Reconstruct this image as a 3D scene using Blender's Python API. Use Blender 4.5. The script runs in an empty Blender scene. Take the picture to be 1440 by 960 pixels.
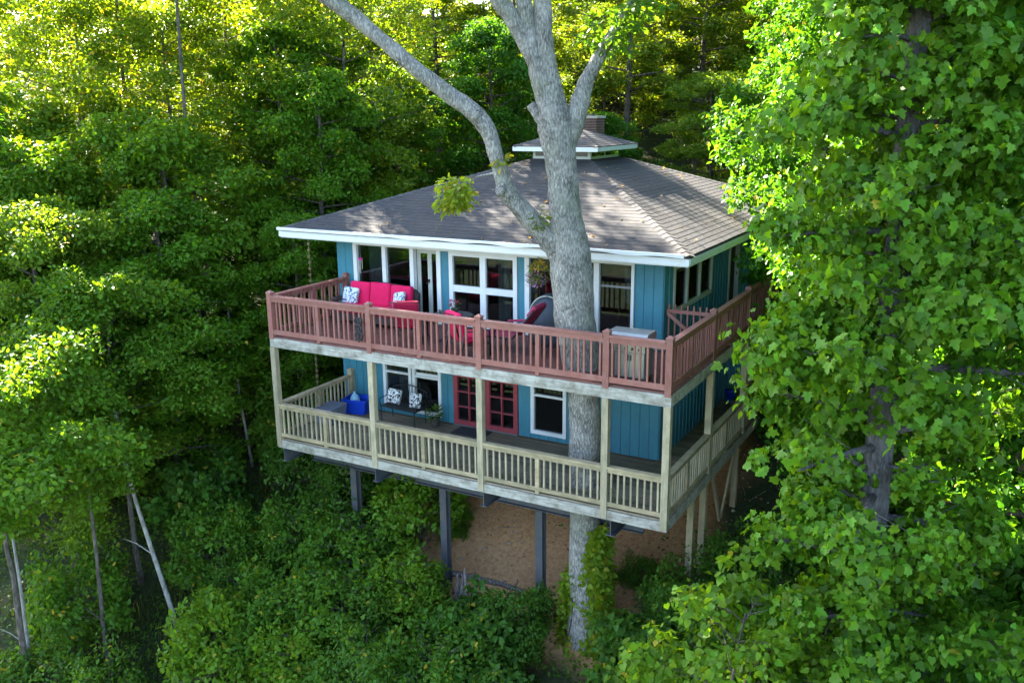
import bpy, bmesh, math, random
import numpy as np
from mathutils import Vector, Matrix, Euler

# ------------------------------------------------------------------ camera, sky, sun, exposure
SC = bpy.context.scene
COL = SC.collection
cam_d = bpy.data.cameras.new('camera')
cam_d.sensor_width = 36.0
cam_d.lens = 31.34
cam_d.clip_end = 900
cam_o = bpy.data.objects.new('camera', cam_d)
COL.objects.link(cam_o)
YAW, PITCH, ROLL = math.radians(29.12), math.radians(14.22), math.radians(-0.545)
cam_o.matrix_world = (Matrix.Translation((5.171, -15.411, 7.695)) @ Matrix.Rotation(YAW, 4, 'Z')
                      @ Matrix.Rotation(math.pi / 2 - PITCH, 4, 'X') @ Matrix.Rotation(ROLL, 4, 'Z'))
SC.camera = cam_o

SUN_AZ = math.atan2(-0.92, 0.38)          # measured from +Y towards +X
SUN_EL = math.radians(32)
world = bpy.data.worlds.new('World')
SC.world = world
world.use_nodes = True
wn = world.node_tree
sky = wn.nodes.new('ShaderNodeTexSky')
sky.sky_type = 'NISHITA'
sky.sun_disc = False
sky.sun_elevation = SUN_EL
sky.sun_rotation = SUN_AZ
sky.dust_density = 1.5
bg = wn.nodes['Background']
bg.inputs[1].default_value = 0.078
wn.links.new(sky.outputs[0], bg.inputs[0])

sun_d = bpy.data.lights.new('sun', 'SUN')
sun_d.energy = 5.0
sun_d.angle = math.radians(0.55)
sun_d.color = (1.0, 0.90, 0.74)
sun_o = bpy.data.objects.new('sun', sun_d)
COL.objects.link(sun_o)
S = Vector((math.sin(SUN_AZ) * math.cos(SUN_EL), math.cos(SUN_AZ) * math.cos(SUN_EL), math.sin(SUN_EL)))
sun_o.rotation_euler = S.to_track_quat('Z', 'Y').to_euler()
sun_o.location = S * 60

SC.view_settings.view_transform = 'Standard'
SC.view_settings.look = 'None'
SC.view_settings.gamma = 1
SC.view_settings.use_curve_mapping = False
SC.view_settings.exposure = 4.12
SC.render.engine = 'CYCLES'
SC.cycles.max_bounces = 7
SC.cycles.diffuse_bounces = 3
SC.cycles.glossy_bounces = 3
SC.cycles.transmission_bounces = 4
SC.cycles.transparent_max_bounces = 6
SC.cycles.use_denoising = True
SC.cycles.sample_clamp_indirect = 6

RNG = random.Random(7)

# ------------------------------------------------------------------ materials
def new_mat(name):
    m = bpy.data.materials.new(name)
    m.use_nodes = True
    nt = m.node_tree
    return m, nt, nt.nodes['Principled BSDF'], nt.nodes['Material Output']

def mat(name, col, rough=0.6, spec=0.4, metal=0.0, var=0.25, scale=(6, 6, 6), bump=0.0, bump_scale=None,
        dirt=None, dirt_amt=0.0, dirt_scale=1.4, rnd=0.0, coat=0.0):
    m, nt, b, out = new_mat(name)
    N, L = nt.nodes, nt.links
    b.inputs['Roughness'].default_value = rough
    b.inputs['Specular IOR Level'].default_value = spec
    b.inputs['Metallic'].default_value = metal
    geo = N.new('ShaderNodeNewGeometry')
    mp = N.new('ShaderNodeMapping'); mp.inputs['Scale'].default_value = scale
    L.new(geo.outputs['Position'], mp.inputs['Vector'])
    nz = N.new('ShaderNodeTexNoise'); nz.inputs['Scale'].default_value = 1.0
    nz.inputs['Detail'].default_value = 6; nz.inputs['Roughness'].default_value = 0.65
    L.new(mp.outputs[0], nz.inputs['Vector'])
    rm = N.new('ShaderNodeMapRange')
    rm.inputs['From Min'].default_value = 0.25; rm.inputs['From Max'].default_value = 0.75
    rm.inputs['To Min'].default_value = 1 - var; rm.inputs['To Max'].default_value = 1 + var
    L.new(nz.outputs['Fac'], rm.inputs['Value'])
    last = rm.outputs[0]
    if rnd > 0:
        oi = N.new('ShaderNodeObjectInfo')
        r2 = N.new('ShaderNodeMapRange')
        r2.inputs['To Min'].default_value = 1 - rnd; r2.inputs['To Max'].default_value = 1 + rnd
        L.new(oi.outputs['Random'], r2.inputs['Value'])
        mu = N.new('ShaderNodeMath'); mu.operation = 'MULTIPLY'
        L.new(last, mu.inputs[0]); L.new(r2.outputs[0], mu.inputs[1]); last = mu.outputs[0]
    vm = N.new('ShaderNodeVectorMath'); vm.operation = 'SCALE'
    vm.inputs[0].default_value = col[:3]
    L.new(last, vm.inputs['Scale'])
    colout = vm.outputs[0]
    if dirt is not None:
        n2 = N.new('ShaderNodeTexNoise'); n2.inputs['Scale'].default_value = dirt_scale
        n2.inputs['Detail'].default_value = 8; n2.inputs['Roughness'].default_value = 0.7
        L.new(geo.outputs['Position'], n2.inputs['Vector'])
        r3 = N.new('ShaderNodeMapRange')
        r3.inputs['From Min'].default_value = 0.45; r3.inputs['From Max'].default_value = 0.72
        r3.inputs['To Max'].default_value = dirt_amt
        L.new(n2.outputs['Fac'], r3.inputs['Value'])
        mx = N.new('ShaderNodeMix'); mx.data_type = 'RGBA'
        L.new(r3.outputs[0], mx.inputs['Factor'])
        L.new(colout, mx.inputs[6]); mx.inputs[7].default_value = (*dirt, 1)
        colout = mx.outputs[2]
    L.new(colout, b.inputs['Base Color'])
    if bump > 0:
        bp = N.new('ShaderNodeBump'); bp.inputs['Strength'].default_value = bump
        bp.inputs['Distance'].default_value = 0.02
        if bump_scale is not None:
            mp2 = N.new('ShaderNodeMapping'); mp2.inputs['Scale'].default_value = bump_scale
            L.new(geo.outputs['Position'], mp2.inputs['Vector'])
            n3 = N.new('ShaderNodeTexNoise'); n3.inputs['Scale'].default_value = 1
            n3.inputs['Detail'].default_value = 6
            L.new(mp2.outputs[0], n3.inputs['Vector']); L.new(n3.outputs['Fac'], bp.inputs['Height'])
        else:
            L.new(nz.outputs['Fac'], bp.inputs['Height'])
        L.new(bp.outputs[0], b.inputs['Normal'])
    return m

def leaf_mat(name, trans=0.46, rough=0.5):
    m, nt, b, out = new_mat(name)
    N, L = nt.nodes, nt.links
    at = N.new('ShaderNodeAttribute'); at.attribute_name = 'tint'
    L.new(at.outputs['Color'], b.inputs['Base Color'])
    b.inputs['Roughness'].default_value = rough
    b.inputs['Specular IOR Level'].default_value = 0.18
    tr = N.new('ShaderNodeBsdfTranslucent')
    mul = N.new('ShaderNodeMix'); mul.data_type = 'RGBA'; mul.blend_type = 'MULTIPLY'
    mul.inputs['Factor'].default_value = 1.0
    mul.inputs[7].default_value = (2.5, 2.0, 0.5, 1)
    L.new(at.outputs['Color'], mul.inputs[6])
    L.new(mul.outputs[2], tr.inputs['Color'])
    mx = N.new('ShaderNodeMixShader'); mx.inputs[0].default_value = trans
    L.new(b.outputs[0], mx.inputs[1]); L.new(tr.outputs[0], mx.inputs[2])
    L.new(mx.outputs[0], out.inputs['Surface'])
    return m

def bark_mat(name, c_hi, c_lo, sc=9.0, bump=1.0, moss=None, moss_amt=0.0, zs=0.22):
    m, nt, b, out = new_mat(name)
    N, L = nt.nodes, nt.links
    tc = N.new('ShaderNodeTexCoord')
    mp = N.new('ShaderNodeMapping'); mp.inputs['Scale'].default_value = (sc, sc, sc * zs)
    L.new(tc.outputs['Object'], mp.inputs['Vector'])
    nz0 = N.new('ShaderNodeTexNoise'); nz0.inputs['Scale'].default_value = 1.2; nz0.inputs['Detail'].default_value = 5
    L.new(mp.outputs[0], nz0.inputs['Vector'])
    add = N.new('ShaderNodeMix'); add.data_type = 'RGBA'; add.blend_type = 'LINEAR_LIGHT'
    add.inputs['Factor'].default_value = 0.35
    L.new(mp.outputs[0], add.inputs[6]); L.new(nz0.outputs['Color'], add.inputs[7])
    vo = N.new('ShaderNodeTexVoronoi'); vo.feature = 'DISTANCE_TO_EDGE'; vo.inputs['Scale'].default_value = 1.0
    L.new(add.outputs[2], vo.inputs['Vector'])
    rp = N.new('ShaderNodeMapRange'); rp.inputs['From Max'].default_value = 0.28
    L.new(vo.outputs['Distance'], rp.inputs['Value'])
    nz = N.new('ShaderNodeTexNoise'); nz.inputs['Scale'].default_value = 3.0; nz.inputs['Detail'].default_value = 8
    L.new(tc.outputs['Object'], nz.inputs['Vector'])
    st = N.new('ShaderNodeTexNoise'); st.inputs['Scale'].default_value = 1.0; st.inputs['Detail'].default_value = 9; st.inputs['Roughness'].default_value = 0.7
    mps = N.new('ShaderNodeMapping'); mps.inputs['Scale'].default_value = (sc * 1.5, sc * 1.5, sc * 0.55)
    L.new(tc.outputs['Object'], mps.inputs['Vector']); L.new(mps.outputs[0], st.inputs['Vector'])
    s1 = N.new('ShaderNodeMapRange'); s1.inputs['From Min'].default_value = 0.40; s1.inputs['From Max'].default_value = 0.60; s1.inputs['To Max'].default_value = 0.55
    L.new(st.outputs['Fac'], s1.inputs['Value'])
    sub = N.new('ShaderNodeMapRange'); sub.inputs['From Min'].default_value = 0.35; sub.inputs['From Max'].default_value = 0.65
    sub.inputs['To Min'].default_value = -0.08; sub.inputs['To Max'].default_value = 0.30
    L.new(nz.outputs['Fac'], sub.inputs['Value'])
    m0 = N.new('ShaderNodeMath'); m0.operation = 'ADD'; L.new(s1.outputs[0], m0.inputs[0]); L.new(sub.outputs[0], m0.inputs[1])
    mm = N.new('ShaderNodeMath'); mm.operation = 'MULTIPLY_ADD'; mm.inputs[1].default_value = 0.32
    L.new(rp.outputs[0], mm.inputs[0]); L.new(m0.outputs[0], mm.inputs[2])
    mx = N.new('ShaderNodeMix'); mx.data_type = 'RGBA'
    L.new(mm.outputs[0], mx.inputs['Factor'])
    mx.inputs[6].default_value = (*c_lo, 1); mx.inputs[7].default_value = (*c_hi, 1)
    colout = mx.outputs[2]
    if moss:
        n4 = N.new('ShaderNodeTexNoise'); n4.inputs['Scale'].default_value = 1.6; n4.inputs['Detail'].default_value = 7
        L.new(tc.outputs['Object'], n4.inputs['Vector'])
        r4 = N.new('ShaderNodeMapRange'); r4.inputs['From Min'].default_value = 0.5; r4.inputs['From Max'].default_value = 0.7
        r4.inputs['To Max'].default_value = moss_amt
        L.new(n4.outputs['Fac'], r4.inputs['Value'])
        m2 = N.new('ShaderNodeMix'); m2.data_type = 'RGBA'
        L.new(r4.outputs[0], m2.inputs['Factor']); L.new(colout, m2.inputs[6]); m2.inputs[7].default_value = (*moss, 1)
        colout = m2.outputs[2]
    L.new(colout, b.inputs['Base Color'])
    b.inputs['Roughness'].default_value = 0.9
    b.inputs['Specular IOR Level'].default_value = 0.15
    bp = N.new('ShaderNodeBump'); bp.inputs['Strength'].default_value = bump; bp.inputs['Distance'].default_value = 0.04
    L.new(mm.outputs[0], bp.inputs['Height']); L.new(bp.outputs[0], b.inputs['Normal'])
    return m

def glass_mat(name, tint=(0.5, 0.55, 0.56)):
    m, nt, b, out = new_mat(name)
    N, L = nt.nodes, nt.links
    gl = N.new('ShaderNodeBsdfGlossy'); gl.inputs['Roughness'].default_value = 0.02
    gl.inputs['Color'].default_value = (0.9, 0.95, 1, 1)
    tr = N.new('ShaderNodeBsdfTransparent'); tr.inputs['Color'].default_value = (*tint, 1)
    fr = N.new('ShaderNodeFresnel'); fr.inputs['IOR'].default_value = 1.52
    mx = N.new('ShaderNodeMixShader')
    L.new(fr.outputs[0], mx.inputs[0]); L.new(tr.outputs[0], mx.inputs[1]); L.new(gl.outputs[0], mx.inputs[2])
    L.new(mx.outputs[0], out.inputs['Surface'])
    return m

M = {}
M['teal'] = mat('teal_siding_paint', (0.036, 0.172, 0.232), 0.55, var=0.16, scale=(5, 5, 1.2), dirt=(0.028, 0.105, 0.135), dirt_amt=0.5, dirt_scale=0.9, bump=0.15, bump_scale=(60, 60, 4))
M['white'] = mat('white_trim_paint', (0.62, 0.64, 0.645), 0.5, var=0.06, dirt=(0.42, 0.43, 0.40), dirt_amt=0.45, dirt_scale=3.0)
M['stain'] = mat('red_brown_deck_stain', (0.225, 0.085, 0.066), 0.6, var=0.22, scale=(9, 9, 9), dirt=(0.27, 0.15, 0.125), dirt_amt=0.6, dirt_scale=2.2, rnd=0.13, bump=0.2)
M['stain_dark'] = mat('red_brown_deck_boards', (0.130, 0.050, 0.040), 0.6, var=0.25, scale=(3, 14, 8), rnd=0.22, bump=0.2)
M['wood'] = mat('weathered_grey_wood', (0.300, 0.240, 0.145), 0.8, spec=0.2, var=0.33, scale=(3, 12, 12), dirt=(0.135, 0.135, 0.075), dirt_amt=0.75, dirt_scale=2.4, rnd=0.16, bump=0.4)
M['wood_v'] = mat('weathered_upright_wood', (0.315, 0.265, 0.175), 0.8, spec=0.2, var=0.33, scale=(14, 14, 2.5), dirt=(0.15, 0.15, 0.085), dirt_amt=0.7, dirt_scale=2.4, rnd=0.18, bump=0.4)
M['rim'] = mat('peeling_rim_board', (0.33, 0.315, 0.27), 0.8, spec=0.2, var=0.45, scale=(2.2, 10, 26), dirt=(0.10, 0.085, 0.05), dirt_amt=0.95, dirt_scale=3.2, bump=0.4)
M['plank'] = mat('worn_deck_planks', (0.200, 0.160, 0.110), 0.8, spec=0.2, var=0.3, scale=(2, 14, 8), rnd=0.28, dirt=(0.06, 0.065, 0.035), dirt_amt=0.6, bump=0.3)
M['steel'] = mat('grey_painted_steel', (0.050, 0.060, 0.074), 0.5, var=0.15, dirt=(0.13, 0.08, 0.05), dirt_amt=0.35, dirt_scale=3)
M['shingle'] = mat('asphalt_shingle', (0.040, 0.040, 0.044), 0.9, spec=0.2, var=0.35, scale=(7, 7, 30), rnd=0.12, dirt=(0.066, 0.059, 0.057), dirt_amt=0.8, dirt_scale=0.7, bump=0.5, bump_scale=(70, 70, 70))
M['hip'] = mat('hip_cap_shingle', (0.056, 0.054, 0.056), 0.9, spec=0.2, var=0.3, scale=(9, 9, 9), rnd=0.15, bump=0.5, bump_scale=(70, 70, 70))
M['glass'] = glass_mat('window_glass')
M['dark'] = mat('dark_void', (0.012, 0.012, 0.014), 0.8)
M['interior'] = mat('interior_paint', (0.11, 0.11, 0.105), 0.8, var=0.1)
M['interior_floor'] = mat('interior_floor', (0.14, 0.085, 0.05), 0.5, var=0.2)
M['red_paint'] = mat('red_door_paint', (0.24, 0.035, 0.045), 0.5, var=0.12)
M['cushion'] = mat('hot_pink_red_fabric', (0.62, 0.012, 0.085), 0.85, spec=0.2, var=0.12, scale=(5, 5, 5), bump=0.15, bump_scale=(90, 90, 90))
M['cushion2'] = mat('dark_red_fabric', (0.36, 0.012, 0.045), 0.85, spec=0.2, var=0.12, bump=0.15, bump_scale=(90, 90, 90))
M['maroon'] = mat('maroon_sling', (0.24, 0.012, 0.055), 0.7, var=0.12)
M['wicker'] = mat('dark_wicker', (0.035, 0.024, 0.024), 0.6, var=0.3, scale=(40, 40, 40), bump=0.5, bump_scale=(60, 60, 60))
M['iron'] = mat('black_iron', (0.016, 0.017, 0.02), 0.45, var=0.2)
M['steelgrey'] = mat('brushed_stainless', (0.42, 0.44, 0.45), 0.32, metal=0.85, var=0.12, scale=(2, 2, 30))
M['greypanel'] = mat('grey_metal_panel', (0.17, 0.185, 0.20), 0.45, metal=0.3, var=0.15)
M['blue'] = mat('blue_plastic', (0.006, 0.045, 0.42), 0.4, var=0.1)
M['lightblue'] = mat('pale_blue_plastic', (0.22, 0.40, 0.52), 0.4, var=0.1)
M['greyplastic'] = mat('grey_plastic', (0.16, 0.18, 0.23), 0.5, var=0.2)
M['terracotta'] = mat('dark_plant_pot', (0.05, 0.04, 0.038), 0.6, var=0.2)
M['copper'] = mat('aged_metal_cup', (0.20, 0.15, 0.09), 0.5, metal=0.5, var=0.3)
M['brick'] = mat('chimney_brick', (0.075, 0.042, 0.036), 0.85, var=0.35, scale=(14, 14, 22))
M['mortar'] = mat('mortar', (0.33, 0.31, 0.28), 0.9, var=0.15)
M['cupola'] = mat('pale_cupola_paint', (0.40, 0.43, 0.42), 0.6, var=0.12)
M['curtain'] = mat('pale_curtain', (0.38, 0.40, 0.36), 0.9, var=0.1)
M['orange'] = mat('orange_wood', (0.42, 0.16, 0.06), 0.5, var=0.2)
M['cover'] = mat('dark_slate_cover_fabric', (0.030, 0.042, 0.058), 0.7, var=0.2, bump=0.2)
M['purple'] = mat('violet_petal', (0.28, 0.16, 0.42), 0.7, var=0.3)
M['magenta'] = mat('magenta_petal', (0.45, 0.02, 0.2), 0.7, var=0.2)
M['rope'] = mat('hanging_wire', (0.1, 0.1, 0.1), 0.5)
M['doormat'] = mat('dark_mat', (0.03, 0.033, 0.04), 0.95, var=0.3, scale=(30, 30, 30))
M['deadwood'] = bark_mat('bleached_dead_wood', (0.36, 0.31, 0.27), (0.10, 0.075, 0.06), 14, 1.0)
M['oak'] = bark_mat('grey_oak_bark', (0.47, 0.455, 0.415), (0.075, 0.07, 0.062), 19, 1.0, moss=(0.22, 0.25, 0.17), moss_amt=0.35, zs=0.34)
M['bark'] = bark_mat('forest_bark', (0.155, 0.135, 0.115), (0.045, 0.038, 0.03), 9, 1.0)
M['bark_dark'] = bark_mat('furrowed_dark_bark', (0.16, 0.155, 0.165), (0.05, 0.048, 0.05), 12, 1.0)
M['birch'] = bark_mat('pale_smooth_bark', (0.30, 0.29, 0.27), (0.11, 0.105, 0.095), 9, 0.5)
M['leaf'] = leaf_mat('leaf')
M['leaf_shiny'] = leaf_mat('leaf_shiny', 0.42, 0.42)

def pattern_mat(name, c1, c2, scale):
    m, nt, b, out = new_mat(name)
    N, L = nt.nodes, nt.links
    tc = N.new('ShaderNodeTexCoord')
    nz = N.new('ShaderNodeTexNoise'); nz.inputs['Scale'].default_value = scale; nz.inputs['Detail'].default_value = 1
    nz.inputs['Distortion'].default_value = 2.0
    L.new(tc.outputs['Object'], nz.inputs['Vector'])
    cr = N.new('ShaderNodeValToRGB'); cr.color_ramp.interpolation = 'CONSTANT'
    cr.color_ramp.elements[0].color = (*c1, 1); cr.color_ramp.elements[1].color = (*c2, 1)
    cr.color_ramp.elements[1].position = 0.5
    L.new(nz.outputs['Fac'], cr.inputs[0]); L.new(cr.outputs[0], b.inputs['Base Color'])
    b.inputs['Roughness'].default_value = 0.85
    return m
M['pillow_blue'] = pattern_mat('blue_white_print', (0.62, 0.66, 0.70), (0.10, 0.16, 0.24), 9)
M['pillow_black'] = pattern_mat('black_white_print', (0.72, 0.73, 0.72), (0.015, 0.016, 0.02), 13)

def ground_mat():
    m, nt, b, out = new_mat('hillside_soil')
    N, L = nt.nodes, nt.links
    geo = N.new('ShaderNodeNewGeometry')
    n1 = N.new('ShaderNodeTexNoise'); n1.inputs['Scale'].default_value = 0.55; n1.inputs['Detail'].default_value = 9
    n2 = N.new('ShaderNodeTexNoise'); n2.inputs['Scale'].default_value = 9; n2.inputs['Detail'].default_value = 9; n2.inputs['Roughness'].default_value = 0.75
    for n in (n1, n2): L.new(geo.outputs['Position'], n.inputs['Vector'])
    # bare earth under the house, leaf litter elsewhere; dark litter at right paints shade
    sx = N.new('ShaderNodeSeparateXYZ'); L.new(geo.outputs['Position'], sx.inputs[0])
    def band(sock, a0, a1, b0, b1):
        u = N.new('ShaderNodeMapRange'); u.interpolation_type = 'SMOOTHSTEP'
        u.inputs['From Min'].default_value = a0; u.inputs['From Max'].default_value = a1
        v = N.new('ShaderNodeMapRange'); v.interpolation_type = 'SMOOTHSTEP'
        v.inputs['From Min'].default_value = b0; v.inputs['From Max'].default_value = b1
        v.inputs['To Min'].default_value = 1; v.inputs['To Max'].default_value = 0
        L.new(sock, u.inputs[0]); L.new(sock, v.inputs[0])
        mm = N.new('ShaderNodeMath'); mm.operation = 'MULTIPLY'
        L.new(u.outputs[0], mm.inputs[0]); L.new(v.outputs[0], mm.inputs[1])
        return mm.outputs[0]
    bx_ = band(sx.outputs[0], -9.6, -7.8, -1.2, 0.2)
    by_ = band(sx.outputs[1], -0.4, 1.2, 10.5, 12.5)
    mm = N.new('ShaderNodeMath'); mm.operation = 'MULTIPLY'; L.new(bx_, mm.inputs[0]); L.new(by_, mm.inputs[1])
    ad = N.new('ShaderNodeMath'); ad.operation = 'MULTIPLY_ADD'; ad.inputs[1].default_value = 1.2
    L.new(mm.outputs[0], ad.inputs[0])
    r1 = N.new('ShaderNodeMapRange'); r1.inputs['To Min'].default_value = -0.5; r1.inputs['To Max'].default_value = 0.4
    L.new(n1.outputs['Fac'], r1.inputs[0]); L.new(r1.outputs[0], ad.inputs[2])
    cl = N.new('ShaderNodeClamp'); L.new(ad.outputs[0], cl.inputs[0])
    soil = N.new('ShaderNodeValToRGB')
    soil.color_ramp.elements[0].color = (0.27, 0.135, 0.062, 1); soil.color_ramp.elements[1].color = (0.60, 0.345, 0.17, 1)
    soil.color_ramp.elements[0].position = 0.3; soil.color_ramp.elements[1].position = 0.72
    L.new(n2.outputs['Fac'], soil.inputs[0])
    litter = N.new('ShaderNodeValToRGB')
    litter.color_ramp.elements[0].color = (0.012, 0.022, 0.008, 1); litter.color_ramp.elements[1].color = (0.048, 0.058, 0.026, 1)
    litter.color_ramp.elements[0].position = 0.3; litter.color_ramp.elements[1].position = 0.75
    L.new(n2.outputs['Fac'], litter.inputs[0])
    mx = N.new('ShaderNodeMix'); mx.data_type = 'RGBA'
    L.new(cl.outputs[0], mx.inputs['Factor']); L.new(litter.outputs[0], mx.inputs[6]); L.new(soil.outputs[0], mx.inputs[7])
    L.new(mx.outputs[2], b.inputs['Base Color'])
    b.inputs['Roughness'].default_value = 0.95; b.inputs['Specular IOR Level'].default_value = 0.1
    bp = N.new('ShaderNodeBump'); bp.inputs['Strength'].default_value = 0.7; bp.inputs['Distance'].default_value = 0.06
    L.new(n2.outputs['Fac'], bp.inputs['Height']); L.new(bp.outputs[0], b.inputs['Normal'])
    return m
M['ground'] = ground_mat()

# ------------------------------------------------------------------ mesh helpers
class MB:
    def __init__(self): self.v = []; self.f = []
    def add(self, vs, fs):
        o = len(self.v); self.v += [tuple(p) for p in vs]; self.f += [tuple(i + o for i in q) for q in fs]; return self
    def box(self, x0, x1, y0, y1, z0, z1):
        return self.add([(x0, y0, z0), (x1, y0, z0), (x1, y1, z0), (x0, y1, z0), (x0, y0, z1), (x1, y0, z1), (x1, y1, z1), (x0, y1, z1)],
                        [(0, 3, 2, 1), (4, 5, 6, 7), (0, 1, 5, 4), (1, 2, 6, 5), (2, 3, 7, 6), (3, 0, 4, 7)])
    def bar(self, a, b, w, h):
        a, b = Vector(a), Vector(b); d = (b - a).normalized()
        up = Vector((0, 0, 1)) if abs(d.z) < 0.95 else Vector((0, 1, 0))
        s = d.cross(up).normalized() * (w / 2); u = s.cross(d).normalized() * (h / 2)
        vs = [a - s - u, a + s - u, a + s + u, a - s + u, b - s - u, b + s - u, b + s + u, b - s + u]
        return self.add(vs, [(0, 1, 2, 3), (7, 6, 5, 4), (0, 4, 5, 1), (1, 5, 6, 2), (2, 6, 7, 3), (3, 7, 4, 0)])
    def tube(self, pts, rad, n=8, cap=True, closed=False):
        pts = [Vector(p) for p in pts]; o = len(self.v); k = len(pts)
        if not hasattr(rad, '__len__'): rad = [rad] * k
        ref = None
        for i, p in enumerate(pts):
            if closed: d = (pts[(i + 1) % k] - pts[i - 1]).normalized()
            else: d = (pts[min(i + 1, k - 1)] - pts[max(i - 1, 0)]).normalized()
            if ref is None: ref = Vector((1, 0, 0)) if abs(d.x) < 0.8 else Vector((0, 1, 0))
            s = d.cross(ref).normalized(); u = s.cross(d).normalized(); ref = u if False else ref
            for j in range(n):
                a = 2 * math.pi * j / n
                self.v.append(tuple(p + (s * math.cos(a) + u * math.sin(a)) * rad[i]))
        kk = k if closed else k - 1
        for i in range(kk):
            for j in range(n):
                a = o + i * n + j; b2 = o + i * n + (j + 1) % n
                c = o + ((i + 1) % k) * n + (j + 1) % n; d2 = o + ((i + 1) % k) * n + j
                self.f.append((a, b2, c, d2))
        if cap and not closed:
            self.f.append(tuple(o + j for j in range(n))[::-1]); self.f.append(tuple(o + (k - 1) * n + j for j in range(n)))
        return self
    def lathe(self, prof, c=(0, 0, 0), n=16):
        o = len(self.v)
        for r, z in prof:
            for j in range(n):
                a = 2 * math.pi * j / n; self.v.append((c[0] + r * math.cos(a), c[1] + r * math.sin(a), c[2] + z))
        for i in range(len(prof) - 1):
            for j in range(n):
                self.f.append((o + i * n + j, o + i * n + (j + 1) % n, o + (i + 1) * n + (j + 1) % n, o + (i + 1) * n + j))
        self.f.append(tuple(o + j for j in range(n))[::-1]); self.f.append(tuple(o + (len(prof) - 1) * n + j for j in range(n)))
        return self
    def mesh(self, name, m, smooth=False):
        me = bpy.data.meshes.new(name); me.from_pydata(self.v, [], self.f); me.update()
        if m: me.materials.append(M[m] if isinstance(m, str) else m)
        if smooth: me.shade_smooth()
        return me
    def build(self, name, m, parent=None, loc=None, smooth=False):
        return link(name, self.mesh(name, m, smooth), parent, loc)

def link(name, me, parent=None, loc=None, rot=None):
    o = bpy.data.objects.new(name, me); COL.objects.link(o)
    if parent: o.parent = parent
    if loc is not None: o.location = loc
    if rot is not None: o.rotation_euler = rot
    return o

def empty(name, loc=(0, 0, 0), rz=0, parent=None):
    o = bpy.data.objects.new(name, None); COL.objects.link(o); o.empty_display_size = 0.3
    o.location = loc; o.rotation_euler = (0, 0, rz)
    if parent: o.parent = parent
    return o

def tag(o, label=None, cat=None, group=None, kind=None):
    if label: o['label'] = label
    if cat: o['category'] = cat
    if group: o['group'] = group
    if kind: o['kind'] = kind
    return o

def rbox(name, size, bev, m, parent, loc, rot=None, seg=3, puff=0.0):
    bm = bmesh.new(); bmesh.ops.create_cube(bm, size=1.0)
    if puff: bmesh.ops.subdivide_edges(bm, edges=bm.edges[:], cuts=3, use_grid_fill=True)
    for v in bm.verts:
        if puff:
            x, y, z = v.co * 2
            k = 1 + puff * (1 - max(abs(x), abs(y)) ** 2 * 0.9 if abs(z) > 0.9 else 0)
            v.co.z *= k
        v.co = Vector((v.co.x * size[0], v.co.y * size[1], v.co.z * size[2]))
    if bev: bmesh.ops.bevel(bm, geom=[e for e in bm.edges if e.calc_face_angle(0) > 0.6], offset=bev, segments=seg, affect='EDGES', profile=0.6)
    me = bpy.data.meshes.new(name); bm.to_mesh(me); bm.free(); me.materials.append(M[m]); me.shade_smooth()
    return link(name, me, parent, loc, rot)

def vnoise(p, s=1.0, seed=0.0):
    from mathutils import noise
    return noise.noise(Vector((p[0] * s + seed, p[1] * s - seed, p[2] * s + seed * 0.5)))

# ------------------------------------------------------------------ terrain
def gz(x, y):
    if y > 12: z = -3.6 + .42 * 10.8 + .34 * (min(y, 60) - 12)
    elif y > 1.2: z = -3.6 + .42 * (y - 1.2)
    else: z = -3.6 + .5 * (max(y, -16) - 1.2)
    z += 0.35 * vnoise((x, y, 0), 0.16, 3.3) + 0.12 * vnoise((x, y, 0), 0.7, 8.1)
    return z
def make_ground():
    def axis(lo, hi, fine0, fine1, fs, cs):
        a = list(np.arange(fine0, fine1, fs)); b = fine0; c = fine1; st = fs
        left = []
        while b > lo: st *= 1.25; b -= min(st, cs); left.append(b)
        st = fs; right = []
        while c < hi: right.append(c); st *= 1.25; c += min(st, cs)
        return np.array(left[::-1] + a + right + [hi])
    xs = axis(-320, 320, -26, 14, 0.35, 30); ys = axis(-320, 320, -12, 26, 0.35, 30)
    vs = [(float(x), float(y), gz(x, y)) for y in ys for x in xs]
    nx = len(xs); fs = [(j * nx + i, j * nx + i + 1, (j + 1) * nx + i + 1, (j + 1) * nx + i) for j in range(len(ys) - 1) for i in range(nx - 1)]
    mb = MB(); mb.v = vs; mb.f = fs
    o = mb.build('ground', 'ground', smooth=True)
    return tag(o, 'wooded hillside sloping down below the house', kind='structure')
make_ground()

# ------------------------------------------------------------------ HOUSE
F = 2.6                       # upper floor level; lower deck floor is z = 0
WD = 10.08                    # front deck runs from x = -WD to 0 along y = 0
WY, WX0, WX1, WYB = 2.93, -10.33, -1.24, 12.6
SIDE = 9.4                    # side deck reaches this far back
house = empty('house', (0, 0, 0))
tag(house, 'teal two storey house with hip roof and wraparound decks on stilts', 'house')

def slats(parent, name, mesh, positions, rot=None):
    for p in positions: link(name, mesh, parent, p, rot)

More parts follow.
